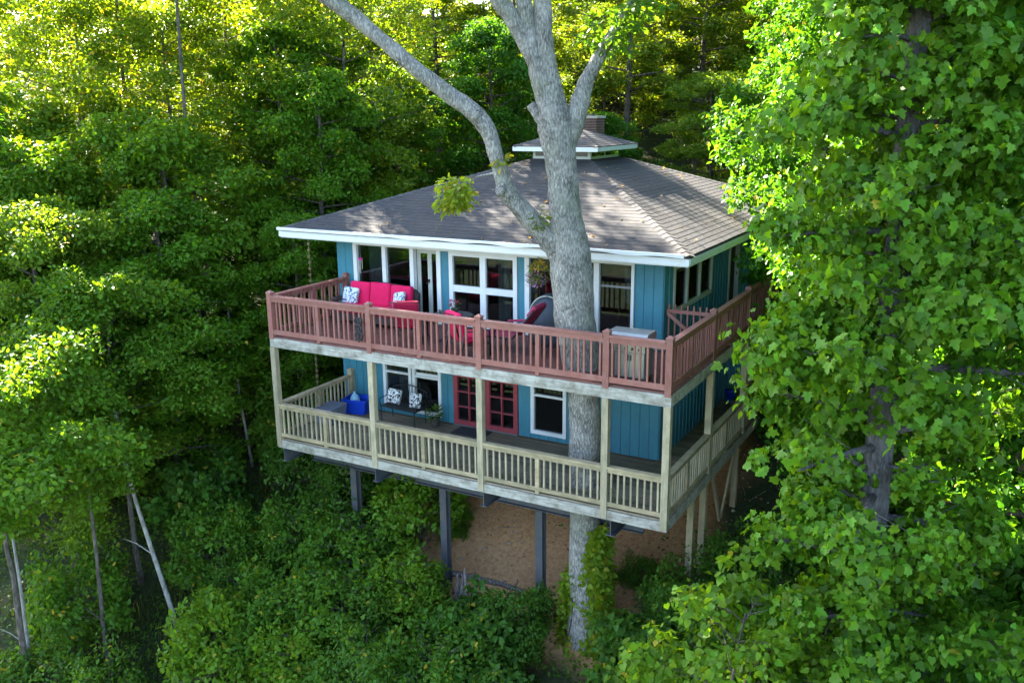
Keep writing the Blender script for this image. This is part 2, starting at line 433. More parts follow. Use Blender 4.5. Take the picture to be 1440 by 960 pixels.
# --- decks
def deck(name, z, plank_m, rim_h, rim_m):
    d = empty(name, (0, 0, 0), parent=house)
    t = 0.035
    # front planks run along x, side planks too (short)
    pw = 0.14
    n = int((WY - 0.0) / pw)
    me = MB().box(-WD, 0, 0, pw - 0.008, -t, 0).mesh('plank', plank_m)
    me2 = MB().box(-1.235, 0, 0, pw - 0.008, -t, 0).mesh('plank', plank_m)
    for i in range(n): link('plank', me, d, (0, i * pw + 0.03, z + RNG.uniform(-.002, .002)))
    k = int((SIDE - n * pw) / pw)
    for i in range(k): link('plank', me2, d, (0, (n + i) * pw + 0.03, z + RNG.uniform(-.002, .002)))
    zt = z - t - 0.002
    MB().box(-WD - 0.01, 0.01, -0.02, 0.025, zt - rim_h, zt).build('rim_board', rim_m, d)
    MB().box(-0.034, 0.012, 0.027, SIDE, zt - rim_h, zt).build('rim_board', rim_m, d)
    MB().box(-WD - 0.01, -WD + 0.035, 0.027, WY - 0.01, zt - rim_h, zt).build('rim_board', rim_m, d)
    jm = MB().box(-0.02, 0.02, 0.03, WY - 0.01, zt - rim_h + 0.02, zt - 0.003).mesh('joist', 'wood')
    for i in range(24): link('joist', jm, d, (-WD + 0.45 + i * 0.41, 0, 0))
    return d
up_deck = deck('upper_deck', F, 'stain_dark', 0.23, 'rim')
lo_deck = deck('lower_deck', 0.0, 'plank', 0.20, 'rim')

# --- railings
FX = [-WD + 0.06, -7.08, -4.21, -1.33, -0.06]
SY = [2.78, 5.66, 8.54]
def rail_run(par, a, b, z0, h, wd, bal, style):
    a, b = Vector((*a, 0)), Vector((*b, 0)); d = (b - a); L = d.length; d.normalize()
    ang = math.atan2(d.y, d.x)
    def lb(name, x0, x1, y0, y1, zz0, zz1, m):
        o = MB().box(x0, x1, y0, y1, zz0, zz1).build(name, m, par, (a.x, a.y, 0)); o.rotation_euler = (0, 0, ang); return o
    if style == 'upper':
        lb('top_rail', 0.07, L - 0.07, -0.075, 0.065, z0 + h - 0.04, z0 + h, wd)
        lb('face_rail', 0.07, L - 0.07, -0.045, -0.01, z0 + h - 0.15, z0 + h - 0.042, wd)
        lb('bottom_rail', 0.07, L - 0.07, -0.045, -0.01, z0 + 0.055, z0 + 0.17, wd)
        yb = 0.013
    else:
        lb('top_rail', 0.06, L - 0.06, -0.075, 0.065, z0 + h - 0.04, z0 + h, wd)
        lb('face_rail', 0.06, L - 0.06, -0.045, -0.012, z0 + h - 0.13, z0 + h - 0.042, wd)
        lb('bottom_rail', 0.06, L - 0.06, -0.045, -0.012, z0 + 0.06, z0 + 0.15, wd)
        yb = 0.01
    n = max(2, round(L / 0.148))
    mid = n // 2
    for i in range(1, n):
        x = L * i / n
        if L > 2 and i == mid:
            o = MB().box(-0.045, 0.045, -0.04, 0.04, z0 - 0.01, z0 + h - 0.045).build('support_baluster', wd, par); 
        else:
            o = link('baluster', bal, par)
        o.location = (a.x + d.x * x - d.y * 0, a.y + d.y * x, 0)
        o.rotation_euler = (RNG.uniform(-.006, .006), RNG.uniform(-.008, .008), ang + RNG.uniform(-.05, .05))
def post(par, x, y, z0, z1, w, m, capm=True):
    mb = MB().box(-w / 2, w / 2, -w / 2, w / 2, z0, z1)
    if capm:
        e = w / 2 + 0.012
        mb.add([(-e, -e, z1), (e, -e, z1), (e, e, z1), (-e, e, z1), (-e, -e, z1 + .02), (e, -e, z1 + .02), (e, e, z1 + .02), (-e, e, z1 + .02), (0, 0, z1 + 0.07)],
               [(0, 3, 2, 1), (0, 1, 5, 4), (1, 2, 6, 5), (2, 3, 7, 6), (3, 0, 4, 7), (4, 5, 8), (5, 6, 8), (6, 7, 8), (7, 4, 8)])
    return mb.build('post', m, par, (x, y, 0))

RU, RL = 1.0, 0.91
ur = empty('upper_railing', (0, 0, 0), parent=house)
bal_u = MB().box(-0.02, 0.02, -0.018, 0.018, F + 0.06, F + RU - 0.045).mesh('baluster', 'stain')
yr = -0.02
for i in range(4): rail_run(ur, (FX[i], yr + .04), (FX[i + 1], yr + .04), F, RU, 'stain', bal_u, 'upper')
for x in FX: post(ur, x, 0.03, F - 0.07, F + RU + 0.05, 0.13, 'stain')
ysd = [0.03] + SY
for i in range(len(ysd) - 1): rail_run(ur, (-0.06, ysd[i]), (-0.06, ysd[i + 1]), F, RU, 'stain', bal_u, 'upper')
for y in SY: post(ur, -0.06, y, F - 0.07, F + RU + 0.05, 0.13, 'stain')
rail_run(ur, (-WD + 0.06, WY - 0.06), (-WD + 0.06, 0.03), F, RU, 'stain', bal_u, 'upper')
post(ur, -WD + 0.06, WY - 0.08, F - 0.02, F + RU + 0.05, 0.13, 'stain')

lr = empty('lower_railing', (0, 0, 0), parent=house)
bal_l = MB().box(-0.019, 0.019, -0.018, 0.018, 0.065, RL - 0.045).mesh('baluster', 'wood_v')
for i in range(4): rail_run(lr, (FX[i], 0.03), (FX[i + 1], 0.03), 0, RL, 'wood', bal_l, 'lower')
for i in range(len(ysd) - 1): rail_run(lr, (-0.06, ysd[i]), (-0.06, ysd[i + 1]), 0, RL, 'wood', bal_l, 'lower')
rail_run(lr, (-WD + 0.06, WY - 0.06), (-WD + 0.06, 0.03), 0, RL, 'wood', bal_l, 'lower')
post(lr, -WD + 0.06, WY - 0.1, -0.02, RL + 0.12, 0.14, 'wood_v')
for x in FX:
    MB().box(-0.07, 0.07, -0.07, 0.07, -0.20, F - 0.27).build('porch_post', 'wood_v', house, (x, 0.032, 0))
for y in SY:
    MB().box(-0.07, 0.07, -0.07, 0.07, -0.20, F - 0.27).build('porch_post', 'wood_v', house, (-0.062, y, 0))

# --- steelwork and posts under the deck
def hbeam(mb, a, b, w, h, t, axis):
    # I-section between two points, flanges across `axis`
    a, b = Vector(a), Vector(b); d = (b - a).normalized(); s = Vector(axis); u = d.cross(s).normalized()
    for k in (-1, 1):
        mb.bar_uv(a + u * k * (h / 2), b + u * k * (h / 2), s, u, w, t)
    mb.bar_uv(a, b, s, u, t, h - t)
def bar_uv(self, a, b, s, u, w, h):
    s = s * (w / 2); u = u * (h / 2)
    vs = [a - s - u, a + s - u, a + s + u, a - s + u, b - s - u, b + s - u, b + s + u, b - s + u]
    return self.add(vs, [(0, 1, 2, 3), (7, 6, 5, 4), (0, 4, 5, 1), (1, 5, 6, 2), (2, 6, 7, 3), (3, 7, 4, 0)])
MB.bar_uv = bar_uv
for x in (-9.98, -7.15, -4.2, -1.2):
    mb = MB(); hbeam(mb, (x, 0.06, -0.43), (x, 11.0, -0.43), 0.17, 0.36, 0.02, (1, 0, 0)); mb.build('steel_beam', 'steel', house)
mb = MB(); hbeam(mb, (-10.05, 1.2, -0.80), (-0.9, 1.2, -0.80), 0.16, 0.34, 0.02, (0, 1, 0)); mb.build('steel_girder', 'steel', house)
for x in (-8.7, -5.98, -3.38):
    mb = MB(); hbeam(mb, (x, 1.2, -0.98), (x, 1.2, gz(x, 1.2) - 0.5), 0.18, 0.17, 0.022, (1, 0, 0)); mb.build('steel_post', 'steel', house)
for (x, y) in ((-0.1, 1.9), (-0.1, 2.78), (-0.1, 5.4), (-0.1, 8.2)):
    MB().box(-0.07, 0.07, -0.07, 0.07, gz(x, y) - 0.4, -0.24).build('timber_post', 'wood_v', house, (x, y, 0))
for (y0, y1) in ((5.33, 4.3), (3.4, 4.2)):
    MB().bar((-0.1, y0, -0.28), (-0.1, y1, -1.75), 0.05, 0.12).build('timber_brace', 'wood_v', house)

# --- walls
def boards(par, rects, origin, axis, normal, bw=0.2, t=0.022):
    # rects in (s0, s1, z0, z1) along the wall axis; each board an object
    ax, nm = Vector(axis), Vector(normal)
    for (s0, s1, z0, z1) in rects:
        n = max(1, round((s1 - s0) / bw)); w = (s1 - s0) / n
        for i in range(n):
            a = s0 + i * w + 0.005; b = s0 + (i + 1) * w - 0.005
            p0 = Vector(origin) + ax * a; p1 = Vector(origin) + ax * b
            q = nm * t
            vs = [p0, p1, p1 + q, p0 + q]
            mb = MB(); mb.add([(v.x, v.y, z0) for v in vs] + [(v.x, v.y, z1) for v in vs],
                              [(3, 2, 1, 0), (4, 5, 6, 7), (0, 1, 5, 4), (1, 2, 6, 5), (2, 3, 7, 6), (3, 0, 4, 7)])
            mb.build('board', 'teal', par)
fw_ = empty('front_wall', (0, 0, 0), parent=house)
ZT = 4.58
up_rects = [(WX0, -9.77, F, ZT), (-7.06, -6.80, F, ZT), (-4.86, -4.67, F, ZT), (-1.91, WX1, F, ZT)]
lo_rects = [(WX0, -8.98, 0, 2.34), (-7.12, -6.76, 0, 2.34), (-4.87, -4.53, 0, 2.34), (-3.55, WX1, 0, 2.34),
            (-8.98, -7.12, 0, 0.10), (-8.98, -7.12, 1.95, 2.34), (-4.53, -3.55, 0, 0.12), (-4.53, -3.55, 1.95, 2.34), (-6.76, -4.87, 2.12, 2.34)]
boards(fw_, up_rects, (0, WY, 0), (1, 0, 0), (0, -1, 0), 0.235)
boards(fw_, lo_rects, (0, WY, 0), (1, 0, 0), (0, -1, 0), 0.235)
for (a, b, c, d) in up_rects + lo_rects:
    MB().box(a, b, WY + 0.002, WY + 0.1, c, d).build('sheathing', 'teal', fw_)
sw_ = empty('side_wall', (0, 0, 0), parent=house)
SW = (3.50, 6.46, 3.30, 4.42)
sd_rects = [(WY, SW[0], F, ZT), (SW[1], 7.95, F, ZT), (8.95, WYB, F, ZT), (SW[0], SW[1], F, SW[2]), (SW[0], SW[1], SW[3], ZT), (WY, WYB, 0, 2.34)]
boards(sw_, sd_rects, (WX1, 0, 0), (0, 1, 0), (1, 0, 0), 0.27, 0.02)
bt = MB().box(WX1 + .021, WX1 + .048, -.022, .022, 0, 1).mesh('batten', 'teal')
for (s0, s1, z0, z1) in sd_rects:
    n_ = max(1, round((s1 - s0) / .27))
    for i in range(1, n_):
        b_ = link('batten', bt, sw_, (0, s0 + (s1 - s0) * i / n_, z0)); b_.scale = (1, 1, z1 - z0)
for (a, b, c, d) in sd_rects:
    MB().box(WX1 - 0.1, WX1 - 0.002, a, b, c, d).build('sheathing', 'teal', sw_)
ow = empty('rear_wall', (0, 0, 0), parent=house)
boards(ow, [(WY, WYB, 0, ZT)], (WX0, 0, 0), (0, 1, 0), (-1, 0, 0), 0.47)
boards(ow, [(WX0, WX1, 0, ZT)], (0, WYB, 0), (1, 0, 0), (0, 1, 0), 0.47)
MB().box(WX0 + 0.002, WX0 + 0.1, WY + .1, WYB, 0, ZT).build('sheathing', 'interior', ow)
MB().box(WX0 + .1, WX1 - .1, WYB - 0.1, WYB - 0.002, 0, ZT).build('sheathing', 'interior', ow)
# floors and ceilings seen through the glass
inn = empty('interior', (0, 0, 0), parent=house)
MB().box(WX0 + .1, WX1 - .1, WY + .1, WYB - .1, F - 0.2, F + 0.0).build('interior_floor', 'interior_floor', inn)
MB().box(WX0 + .1, WX1 - .1, WY + .1, WYB - .1, -0.1, 0.0).build('interior_floor', 'interior_floor', inn)
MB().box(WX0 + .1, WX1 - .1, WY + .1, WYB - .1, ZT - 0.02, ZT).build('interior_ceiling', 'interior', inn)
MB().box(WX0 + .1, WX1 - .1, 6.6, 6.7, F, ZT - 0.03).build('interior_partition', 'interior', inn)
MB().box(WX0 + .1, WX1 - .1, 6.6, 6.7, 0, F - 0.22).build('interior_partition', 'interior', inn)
mb = MB(); mb.box(-2.9, -1.7, 4.2, 5.0, F + .70, F + .74)
for (x, y) in ((-2.85, 4.25), (-1.8, 4.25), (-2.85, 4.9), (-1.8, 4.9)): mb.box(x, x + .05, y, y + .05, F, F + .7)
mb.build('interior_table', 'orange', inn)
mb = MB().box(-2.2, -1.8, 3.5, 3.55, F + .5, F + .95).box(-2.2, -1.8, 3.55, 3.9, F + .42, F + .46)
for (x, y) in ((-2.2, 3.5), (-1.84, 3.5), (-2.2, 3.86), (-1.84, 3.86)): mb.box(x, x + .04, y, y + .04, F, F + .42)
mb.build('interior_chair', 'orange', inn)
def curtain(x0, x1, y, z0, z1):
    mb = MB(); n = int((x1 - x0) / 0.03); o = 0
    for i in range(n + 1):
        x = x0 + (x1 - x0) * i / n; yy = y + 0.035 * math.sin(i * 1.3)
        mb.v += [(x, yy, z0), (x, yy, z1)]
    mb.f = [(2 * i, 2 * i + 2, 2 * i + 3, 2 * i + 1) for i in range(n)]
    mb.build('curtain', 'curtain', inn, smooth=True)
curtain(-9.62, -9.15, 3.35, F + .05, 4.4); curtain(-5.68, -5.35, 3.4, F + .05, 4.4); curtain(-2.35, -2.02, 3.4, F + .9, 4.3)
curtain(-8.75, -8.4, 3.3, 0.3, 1.9)

# --- windows
def frame_mb(mb, x0, x1, z0, z1, w, y0, y1, bars_v=(), bars_h=(), bw=0.05):
    mb.box(x0, x0 + w, y0, y1, z0, z1); mb.box(x1 - w, x1, y0, y1, z0, z1)
    mb.box(x0 + w, x1 - w, y0, y1, z0, z0 + w); mb.box(x0 + w, x1 - w, y0, y1, z1 - w, z1)
    for x in bars_v: mb.box(x - bw / 2, x + bw / 2, y0 + .004, y1 - .004, z0 + w, z1 - w)
    for z in bars_h: mb.box(x0 + w, x1 - w, y0 + .008, y1 - .008, z - bw / 2, z + bw / 2)
def window(x0, x1, z0, z1, w=0.09, bars_v=(), bars_h=(), m='white', bw=0.06, name='window'):
    e = empty(name, (0, 0, 0), parent=house)
    mb = MB(); frame_mb(mb, x0, x1, z0, z1, w, WY - 0.05, WY + 0.06, bars_v, bars_h, bw); mb.build('frame', m, e)
    vx = [x0 + w] + sorted(bars_v) + [x1 - w]; hz = [z0 + w] + sorted(bars_h) + [z1 - w]
    for i in range(len(vx) - 1):
        for j in range(len(hz) - 1):
            MB().box(vx[i], vx[i + 1], WY + 0.022, WY + 0.028, hz[j], hz[j + 1]).build('pane', 'glass', e)
    return e
def tall_post(x, w=0.12):
    MB().box(x - w / 2, x + w / 2, WY - 0.06, WY + 0.08, F, ZT - 0.12).build('window_post', 'white', house)
# upper storey, left to right
for x in (-9.71, -8.77, -7.90, -7.09): tall_post(x, 0.115)
for (a, b) in ((-9.65, -8.83), (-8.71, -7.96)):
    e = empty('window', (0, 0, 0), parent=house)
    MB().box(a, b, WY + .01, WY + .05, F, F + .1).build('sill', 'white', e)
    MB().box(a, b, WY + .025, WY + .031, F + .1, ZT - .12).build('pane', 'glass', e)
e = empty('glass_door', (0, 0, 0), parent=house)
mb = MB(); frame_mb(mb, -7.84, -7.15, F + .01, ZT - .12, 0.11, WY + .10, WY + .15); mb.box(-7.52, -7.40, WY + .105, WY + .145, F + .12, ZT - .23); mb.build('frame', 'curtain', e)
MB().box(-7.73, -7.52, WY + .122, WY + .128, F + .12, ZT - .23).build('pane', 'glass', e)
MB().box(-7.40, -7.26, WY + .122, WY + .128, F + .12, ZT - .23).build('pane', 'glass', e)
mb = MB().box(-7.49, -7.46, WY + .06, WY + .105, F + 1.02, F + 1.10).bar((-7.475, WY + .07, F + 1.0), (-7.56, WY + .07, F + 1.0), .02, .02); mb.build('handle', 'iron', e)
window(-6.79, -4.87, F + 0.02, ZT - .1, 0.11, bars_v=(-5.82,), bars_h=(3.56,), bw=0.16)
tall_post(-4.60, 0.12)
e = empty('window', (0, 0, 0), parent=house)
MB().box(-4.54, -2.89, WY + .025, WY + .031, F + .1, ZT - .12).build('pane', 'glass', e)
MB().box(-4.54, -2.89, WY + .01, WY + .05, F, F + .1).build('sill', 'white', e)
tall_post(-2.82, 0.13)
e = empty('window', (0, 0, 0), parent=house)
MB().box(-2.75, -1.98, WY + .025, WY + .031, F + .1, ZT - .12).build('pane', 'glass', e)
MB().box(-2.75, -1.98, WY + .01, WY + .05, F, F + .1).build('sill', 'white', e)
MB().box(-2.75, -1.98, WY + .015, WY + .045, 3.92, 3.97).build('sash_bar', 'greypanel', e)
tall_post(-1.945, 0.07)
MB().box(-9.77, -1.91, WY - 0.045, WY + 0.09, ZT - 0.118, ZT).build('header_trim', 'white', house)
# lower storey
window(-8.97, -8.06, 0.11, 1.94, 0.085, bars_h=(1.14,), bw=0.05)
window(-8.02, -7.13, 0.11, 1.94, 0.085, bars_h=(1.12,), bw=0.05)
window(-4.52, -3.56, 0.13, 1.94, 0.09, bars_h=(1.12,), bw=0.05)
MB().box(-7.92, -7.22, WY + .00, WY + .02, 1.145, 1.22).build('window_blind', 'white', house)
for (a, b) in ((-6.75, -5.84), (-5.80, -4.88)):
    mid = (a + b) / 2
    d = window(a, b, 0.02, 2.10, 0.12, bars_v=(mid,), bars_h=(0.50, 0.90, 1.30, 1.70), m='red_paint', bw=0.03, name='french_door')
MB().box(-5.87, -5.85, WY - .10, WY - .05, 0.95, 1.05).build('door_handle', 'iron', house)
MB().box(-6.76, -4.87, WY - 0.09, WY - 0.025, 0.0, 0.022).build('threshold', 'greypanel', house)
# side window with three panes, and side door
e = empty('window', (0, 0, 0), parent=house); y0, y1, z0, z1 = SW; w = 0.10
mb = MB()
X0, X1 = WX1 - 0.04, WX1 + 0.05
for (a, b) in ((y0, y0 + w), (y1 - w, y1), (4.43, 4.53), (5.40, 5.48)): mb.box(X0, X1, a, b, z0 + w, z1 - w)
mb.box(X0, X1, y0, y1, z0, z0 + w); mb.box(X0, X1, y0, y1, z1 - w, z1)
mb.build('frame', 'cupola', e)
for (a, b) in ((y0 + w, 4.43), (4.53, 5.40), (5.48, y1 - w)):
    MB().box(WX1 - 0.006, WX1, a, b, z0 + w, z1 - w).build('pane', 'glass', e)
e = empty('side_door', (0, 0, 0), parent=house)
mb = MB()
for (a, b) in ((7.955, 8.05), (8.85, 8.945)): mb.box(WX1 - .05, WX1 + .055, a, b, F, ZT - .1)
mb.box(WX1 - .05, WX1 + .055, 7.955, 8.945, ZT - .1, ZT); mb.build('frame', 'cupola', e)
MB().box(WX1 - .09, WX1 - .05, 8.05, 8.85, F, ZT - .1).build('leaf_panel', 'dark', e)

# --- roof
EX0, EX1, EY0, EY1, EZ = -11.45, -0.39, 2.0, 13.6, 4.90
CX0, CX1, CY0, CY1 = -6.25, -4.52, 6.30, 8.25
CZ = 6.56
roof = empty('roof', (0, 0, 0), parent=house)
E4 = [Vector((EX0, EY0, EZ)), Vector((EX1, EY0, EZ)), Vector((EX1, EY1, EZ)), Vector((EX0, EY1, EZ))]
C4 = [Vector((CX0, CY0, CZ)), Vector((CX1, CY0, CZ)), Vector((CX1, CY1, CZ)), Vector((CX0, CY1, CZ))]
mb = MB(); mb.add([tuple(p - Vector((0, 0, .02))) for p in E4] + [tuple(p - Vector((0, 0, .02))) for p in C4] + [(p.x, p.y, EZ - .06) for p in E4],
                  [(0, 1, 5, 4), (1, 2, 6, 5), (2, 3, 7, 6), (3, 0, 4, 7), (8, 9, 1, 0), (9, 10, 2, 1), (10, 11, 3, 2), (11, 8, 0, 3)])
mb.build('roof_sheathing', 'shingle', roof)
def courses(par, e4, c4, n, th=0.0065):
    for s in range(4):
        a0, b0, a1, b1 = e4[s], e4[(s + 1) % 4], c4[s], c4[(s + 1) % 4]
        nrm = (b0 - a0).cross(a1 - a0).normalized()
        for i in range(n):
            t0, t1 = i / n, min(1, (i + 1.0) / n)
            p0, p1 = a0.lerp(a1, t0), b0.lerp(b1, t0); q0, q1 = a0.lerp(a1, t1), b0.lerp(b1, t1)
            m = max(2, int((p1 - p0).length / 0.9)); mb = MB()
            jit = [RNG.uniform(-0.006, 0.006) for _ in range(m + 1)]
            dn = (p0 - q0).normalized()
            for k in range(m + 1):
                u = k / m; pp = p0.lerp(p1, u) + dn * jit[k]; qq = q0.lerp(q1, u)
                mb.v += [tuple(pp), tuple(pp + nrm * th), tuple(qq + nrm * 0.002)]
            for k in range(m):
                o = 3 * k; mb.f += [(o, o + 3, o + 4, o + 1), (o + 1, o + 4, o + 5, o + 2)]
            mb.build('shingle_course', 'shingle', par)
courses(roof, E4, C4, 30)
def hip_caps(par, a, b, w=0.15, step=0.2):
    d = (b - a); n = int(d.length / step); d.normalize()
    side = d.cross(Vector((0, 0, 1))).normalized(); me = None
    mb = MB()
    L = step * 1.12
    up = side.cross(d).normalized()
    if up.z < 0: up = -up
    drop = 0.05
    vs = []
    for t, lift in ((0, .020), (L, .008)):
        c = d * t + up * lift
        vs += [c - side * w - up * drop, c, c + side * w - up * drop]
    mb.add(vs, [(0, 1, 4, 3), (1, 2, 5, 4)])
    me = mb.mesh('hip_cap', 'hip')
    for i in range(n): link('hip_cap', me, par, a + d * (i * step))
for i in range(4): hip_caps(roof, E4[i] + Vector((0, 0, .0)), C4[i])
# fascia, gutter, soffit
MB().box(EX0 - .0, EX1 + .0, EY0 - 0.03, EY0 + .012, 4.69, 4.835).build('fascia', 'white', roof)
MB().box(EX1 - .012, EX1 + .02, EY0 + .014, EY1, 4.70, 4.835).build('fascia', 'cupola', roof)
MB().box(EX0 - .02, EX0 + .012, EY0 + .014, EY1, 4.70, 4.835).build('fascia', 'white', roof)
MB().box(EX0 + .01, EX1 - .02, EY1 - .02, EY1 + .02, 4.70, 4.835).build('fascia', 'white', roof)
MB().box(EX0 + .02, EX1 - .02, EY0 + .02, EY1 - .03, 4.66, 4.688).build('soffit', 'white', roof)
mb = MB(); n = 90
for i in range(n + 1):
    x = EX0 + 0.02 + (EX1 - EX0 - 0.10) * i / n
    wv = 0.016 * math.sin(x * 4.6) + 0.010 * math.sin(x * 2.1 + 1)
    fade = min(1.0, max(0.0, (x + 8.6) / 1.5)); wv *= fade
    y = EY0 - 0.125
    mb.v += [(x, y + 0.10, 4.862), (x, y, 4.868 + wv), (x, y - .005, 4.935), (x, y + .02, 4.942), (x, y + .03, 4.90), (x, y + .10, 4.885)]
for i in range(n):
    for k in range(5): mb.f.append((6 * i + k, 6 * i + 6 + k, 6 * i + 7 + k, 6 * i + k + 1))
mb.build('gutter', 'white', roof)

# cupola
cup = empty('cupola', (0, 0, 0), parent=house)
MB().box(CX0 + .02, CX1 - .02, CY0 + .02, CY1 - .02, CZ - .3, 6.80).build('cupola_wall', 'cupola', cup)
for (a, b) in ((CX0 + .1, (CX0 + CX1) / 2 - .05), ((CX0 + CX1) / 2 + .05, CX1 - .1)):
    MB().box(a, b, CY0 + .008, CY0 + .017, 6.63, 6.75).build('cupola_window', 'glass', cup)
for (a, b) in ((CY0 + .1, CY0 + .9), (CY0 + 1.0, CY1 - .1)):
    MB().box(CX1 - .017, CX1 - .008, a, b, 6.63, 6.75).build('cupola_window', 'glass', cup)
KX0, KX1, KY0, KY1, KZ = CX0 - .38, CX1 + .36, CY0 - .38, CY1 + .40, 6.90
K4 = [Vector((KX0, KY0, KZ)), Vector((KX1, KY0, KZ)), Vector((KX1, KY1, KZ)), Vector((KX0, KY1, KZ))]
kc = Vector(((KX0 + KX1) / 2, (KY0 + KY1) / 2, 7.30))
P4 = [kc + Vector((dx, dy, 0)) for dx, dy in ((-.12, -.12), (.12, -.12), (.12, .12), (-.12, .12))]
courses(cup, K4, P4, 9)
mb = MB(); mb.add([tuple(p - Vector((0, 0, .015))) for p in K4] + [tuple(p - Vector((0, 0, .015))) for p in P4], [(0, 1, 5, 4), (1, 2, 6, 5), (2, 3, 7, 6), (3, 0, 4, 7), (4, 5, 6, 7)])
mb.build('cupola_roof', 'shingle', cup)
for i in range(4): hip_caps(cup, K4[i], P4[i], 0.1)
mb = MB().box(KX0, KX1, KY0 - .015, KY0 + .02, 6.77, 6.885); mb.build('fascia', 'white', cup)
MB().box(KX1 - .02, KX1 + .012, KY0 + .022, KY1, 6.78, 6.885).build('fascia', 'cupola', cup)
MB().box(KX0 - .012, KX0 + .02, KY0 + .022, KY1, 6.78, 6.885).build('fascia', 'white', cup)
MB().box(KX0 + .03, KX1 - .03, KY0 + .03, KY1 - .03, 6.765, 6.785).build('soffit', 'cupola', cup)
# chimney: brick courses as real geometry
ch = empty('chimney', (-5.42, 8.35, -.06), parent=house)
MB().box(-.255, .255, -.255, .255, 6.6, 7.66).build('chimney_core', 'mortar', ch)
brick = MB().box(-.082, .082, -.025, .025, -.03, .03).mesh('brick', 'brick')
for r in range(13):
    z = 6.78 + r * 0.07
    for k in range(3):
        s = -0.175 + k * 0.175 + (0.0 if r % 2 else 0.015)
        link('brick', brick, ch, (s, -.255, z)); link('brick', brick, ch, (.255, s, z), (0, 0, math.pi / 2))
MB().box(-.30, .30, -.30, .30, 7.66, 7.72).build('chimney_cap', 'mortar', ch)
MB().tube([(0, 0, 7.70), (0, 0, 7.78)], .1, 12).build('flue', 'terracotta', ch)

# gate across the side deck
gt = empty('gate', (0, 0, 0), parent=house)
MB().box(-1.18, -.15, 3.0, 3.04, F + .86, F + .94).build('top_rail', 'stain', gt)
MB().box(-1.18, -.15, 3.0, 3.04, F + .12, F + .20).build('bottom_rail', 'stain', gt)
MB().bar((-1.15, 2.98, F + .86), (-.3, 2.98, F + .2), .035, .08).build('brace', 'stain', gt)
for i in range(8):
    x = -1.16 + i * 0.14
    MB().box(x, x + .036, 3.045, 3.075, F + .06, F + 1.04).build('picket', 'stain', gt)

# ------------------------------------------------------------------ foliage generator
SHAPES = {
    'oval': ([(0, 0, 0), (.35, .27, .06), (.75, .21, .06), (1, 0, -.04)], [(0, 0, 0), (.35, -.27, .06), (.75, -.21, .06), (1, 0, -.04)]),
    'maple': ([(0, 0, 0), (-.10, .17, .02), (-.04, .43, .00), (.16, .36, .06), (.38, .60, .02), (.47, .33, .08), (.58, .24, .06), (.70, .27, .03), (1, 0, -.14)],),
    'heart': ([(0, 0, 0), (-.16, .20, .03), (-.05, .42, .06), (.28, .48, .06), (.66, .26, .04), (1, 0, -.06)],),
}
def leaf_template(shape):
    h = SHAPES[shape][0]
    n = len(h)
    v = list(h) + [(x, -y, z) for (x, y, z) in h[1:-1]]
    f1 = list(range(n))
    f2 = [0] + [n - 1] + [n + i for i in range(n - 3, -1, -1)]
    return np.array(v, float), [f1[::-1], f2[::-1]]

def leaf_mesh(name, P, A, Nn, size, shape, tint, m='leaf', offset=(0, 0, 0)):
    """P positions, A axis directions, Nn normals, size lengths, tint colours: one leaf per row."""
    tv, tf = leaf_template(shape)
    A = A / (np.linalg.norm(A, axis=1, keepdims=True) + 1e-9)
    B = np.cross(Nn, A); B /= (np.linalg.norm(B, axis=1, keepdims=True) + 1e-9)
    Nn = np.cross(A, B)
    n, k = len(P), len(tv)
    s = size[:, None, None]
    V = P[:, None, :] + s * (tv[None, :, 0:1] * A[:, None, :] + tv[None, :, 1:2] * B[:, None, :] + tv[None, :, 2:3] * Nn[:, None, :])
    V = (V - np.array(offset)).reshape(-1, 3)
    pol = np.concatenate([np.array(q) for q in tf]); pl = [len(q) for q in tf]
    loops = (np.arange(n)[:, None] * k + pol[None, :]).reshape(-1)
    starts = (np.arange(n)[:, None] * len(pol) + np.cumsum([0] + pl[:-1])[None, :]).reshape(-1)
    me = bpy.data.meshes.new(name)
    me.vertices.add(len(V)); me.vertices.foreach_set('co', V.astype(np.float32).reshape(-1))
    me.loops.add(len(loops)); me.loops.foreach_set('vertex_index', loops.astype(np.int32))
    me.polygons.add(len(starts)); me.polygons.foreach_set('loop_start', starts.astype(np.int32))
    me.update(calc_edges=True); me.validate()
    at = me.attributes.new('tint', 'FLOAT_COLOR', 'POINT')
    c = np.ones((n, k, 4), np.float32); c[:, :, :3] = tint[:, None, :]
    at.data.foreach_set('color', c.reshape(-1))
    me.materials.append(M[m])
    return me

def tints(rs, n, base, var=0.25, yellow=0.02):
    t = np.array(base)[None, :] * (1 + var * rs.uniform(-1, 1, (n, 1)))
    t = t * (1 + 0.10 * rs.uniform(-1, 1, (n, 3)))
    warm = rs.uniform(0, 1, (n, 1)); t = t * (1 - 0.25 * warm) + 0.25 * warm * np.array([base[0] * 1.7, base[1] * 1.15, base[2] * 0.6])
    yl = rs.uniform(0, 1, n) < yellow
    t[yl] = np.array([0.30, 0.26, 0.03])
    return np.clip(t, 0.004, 0.9)

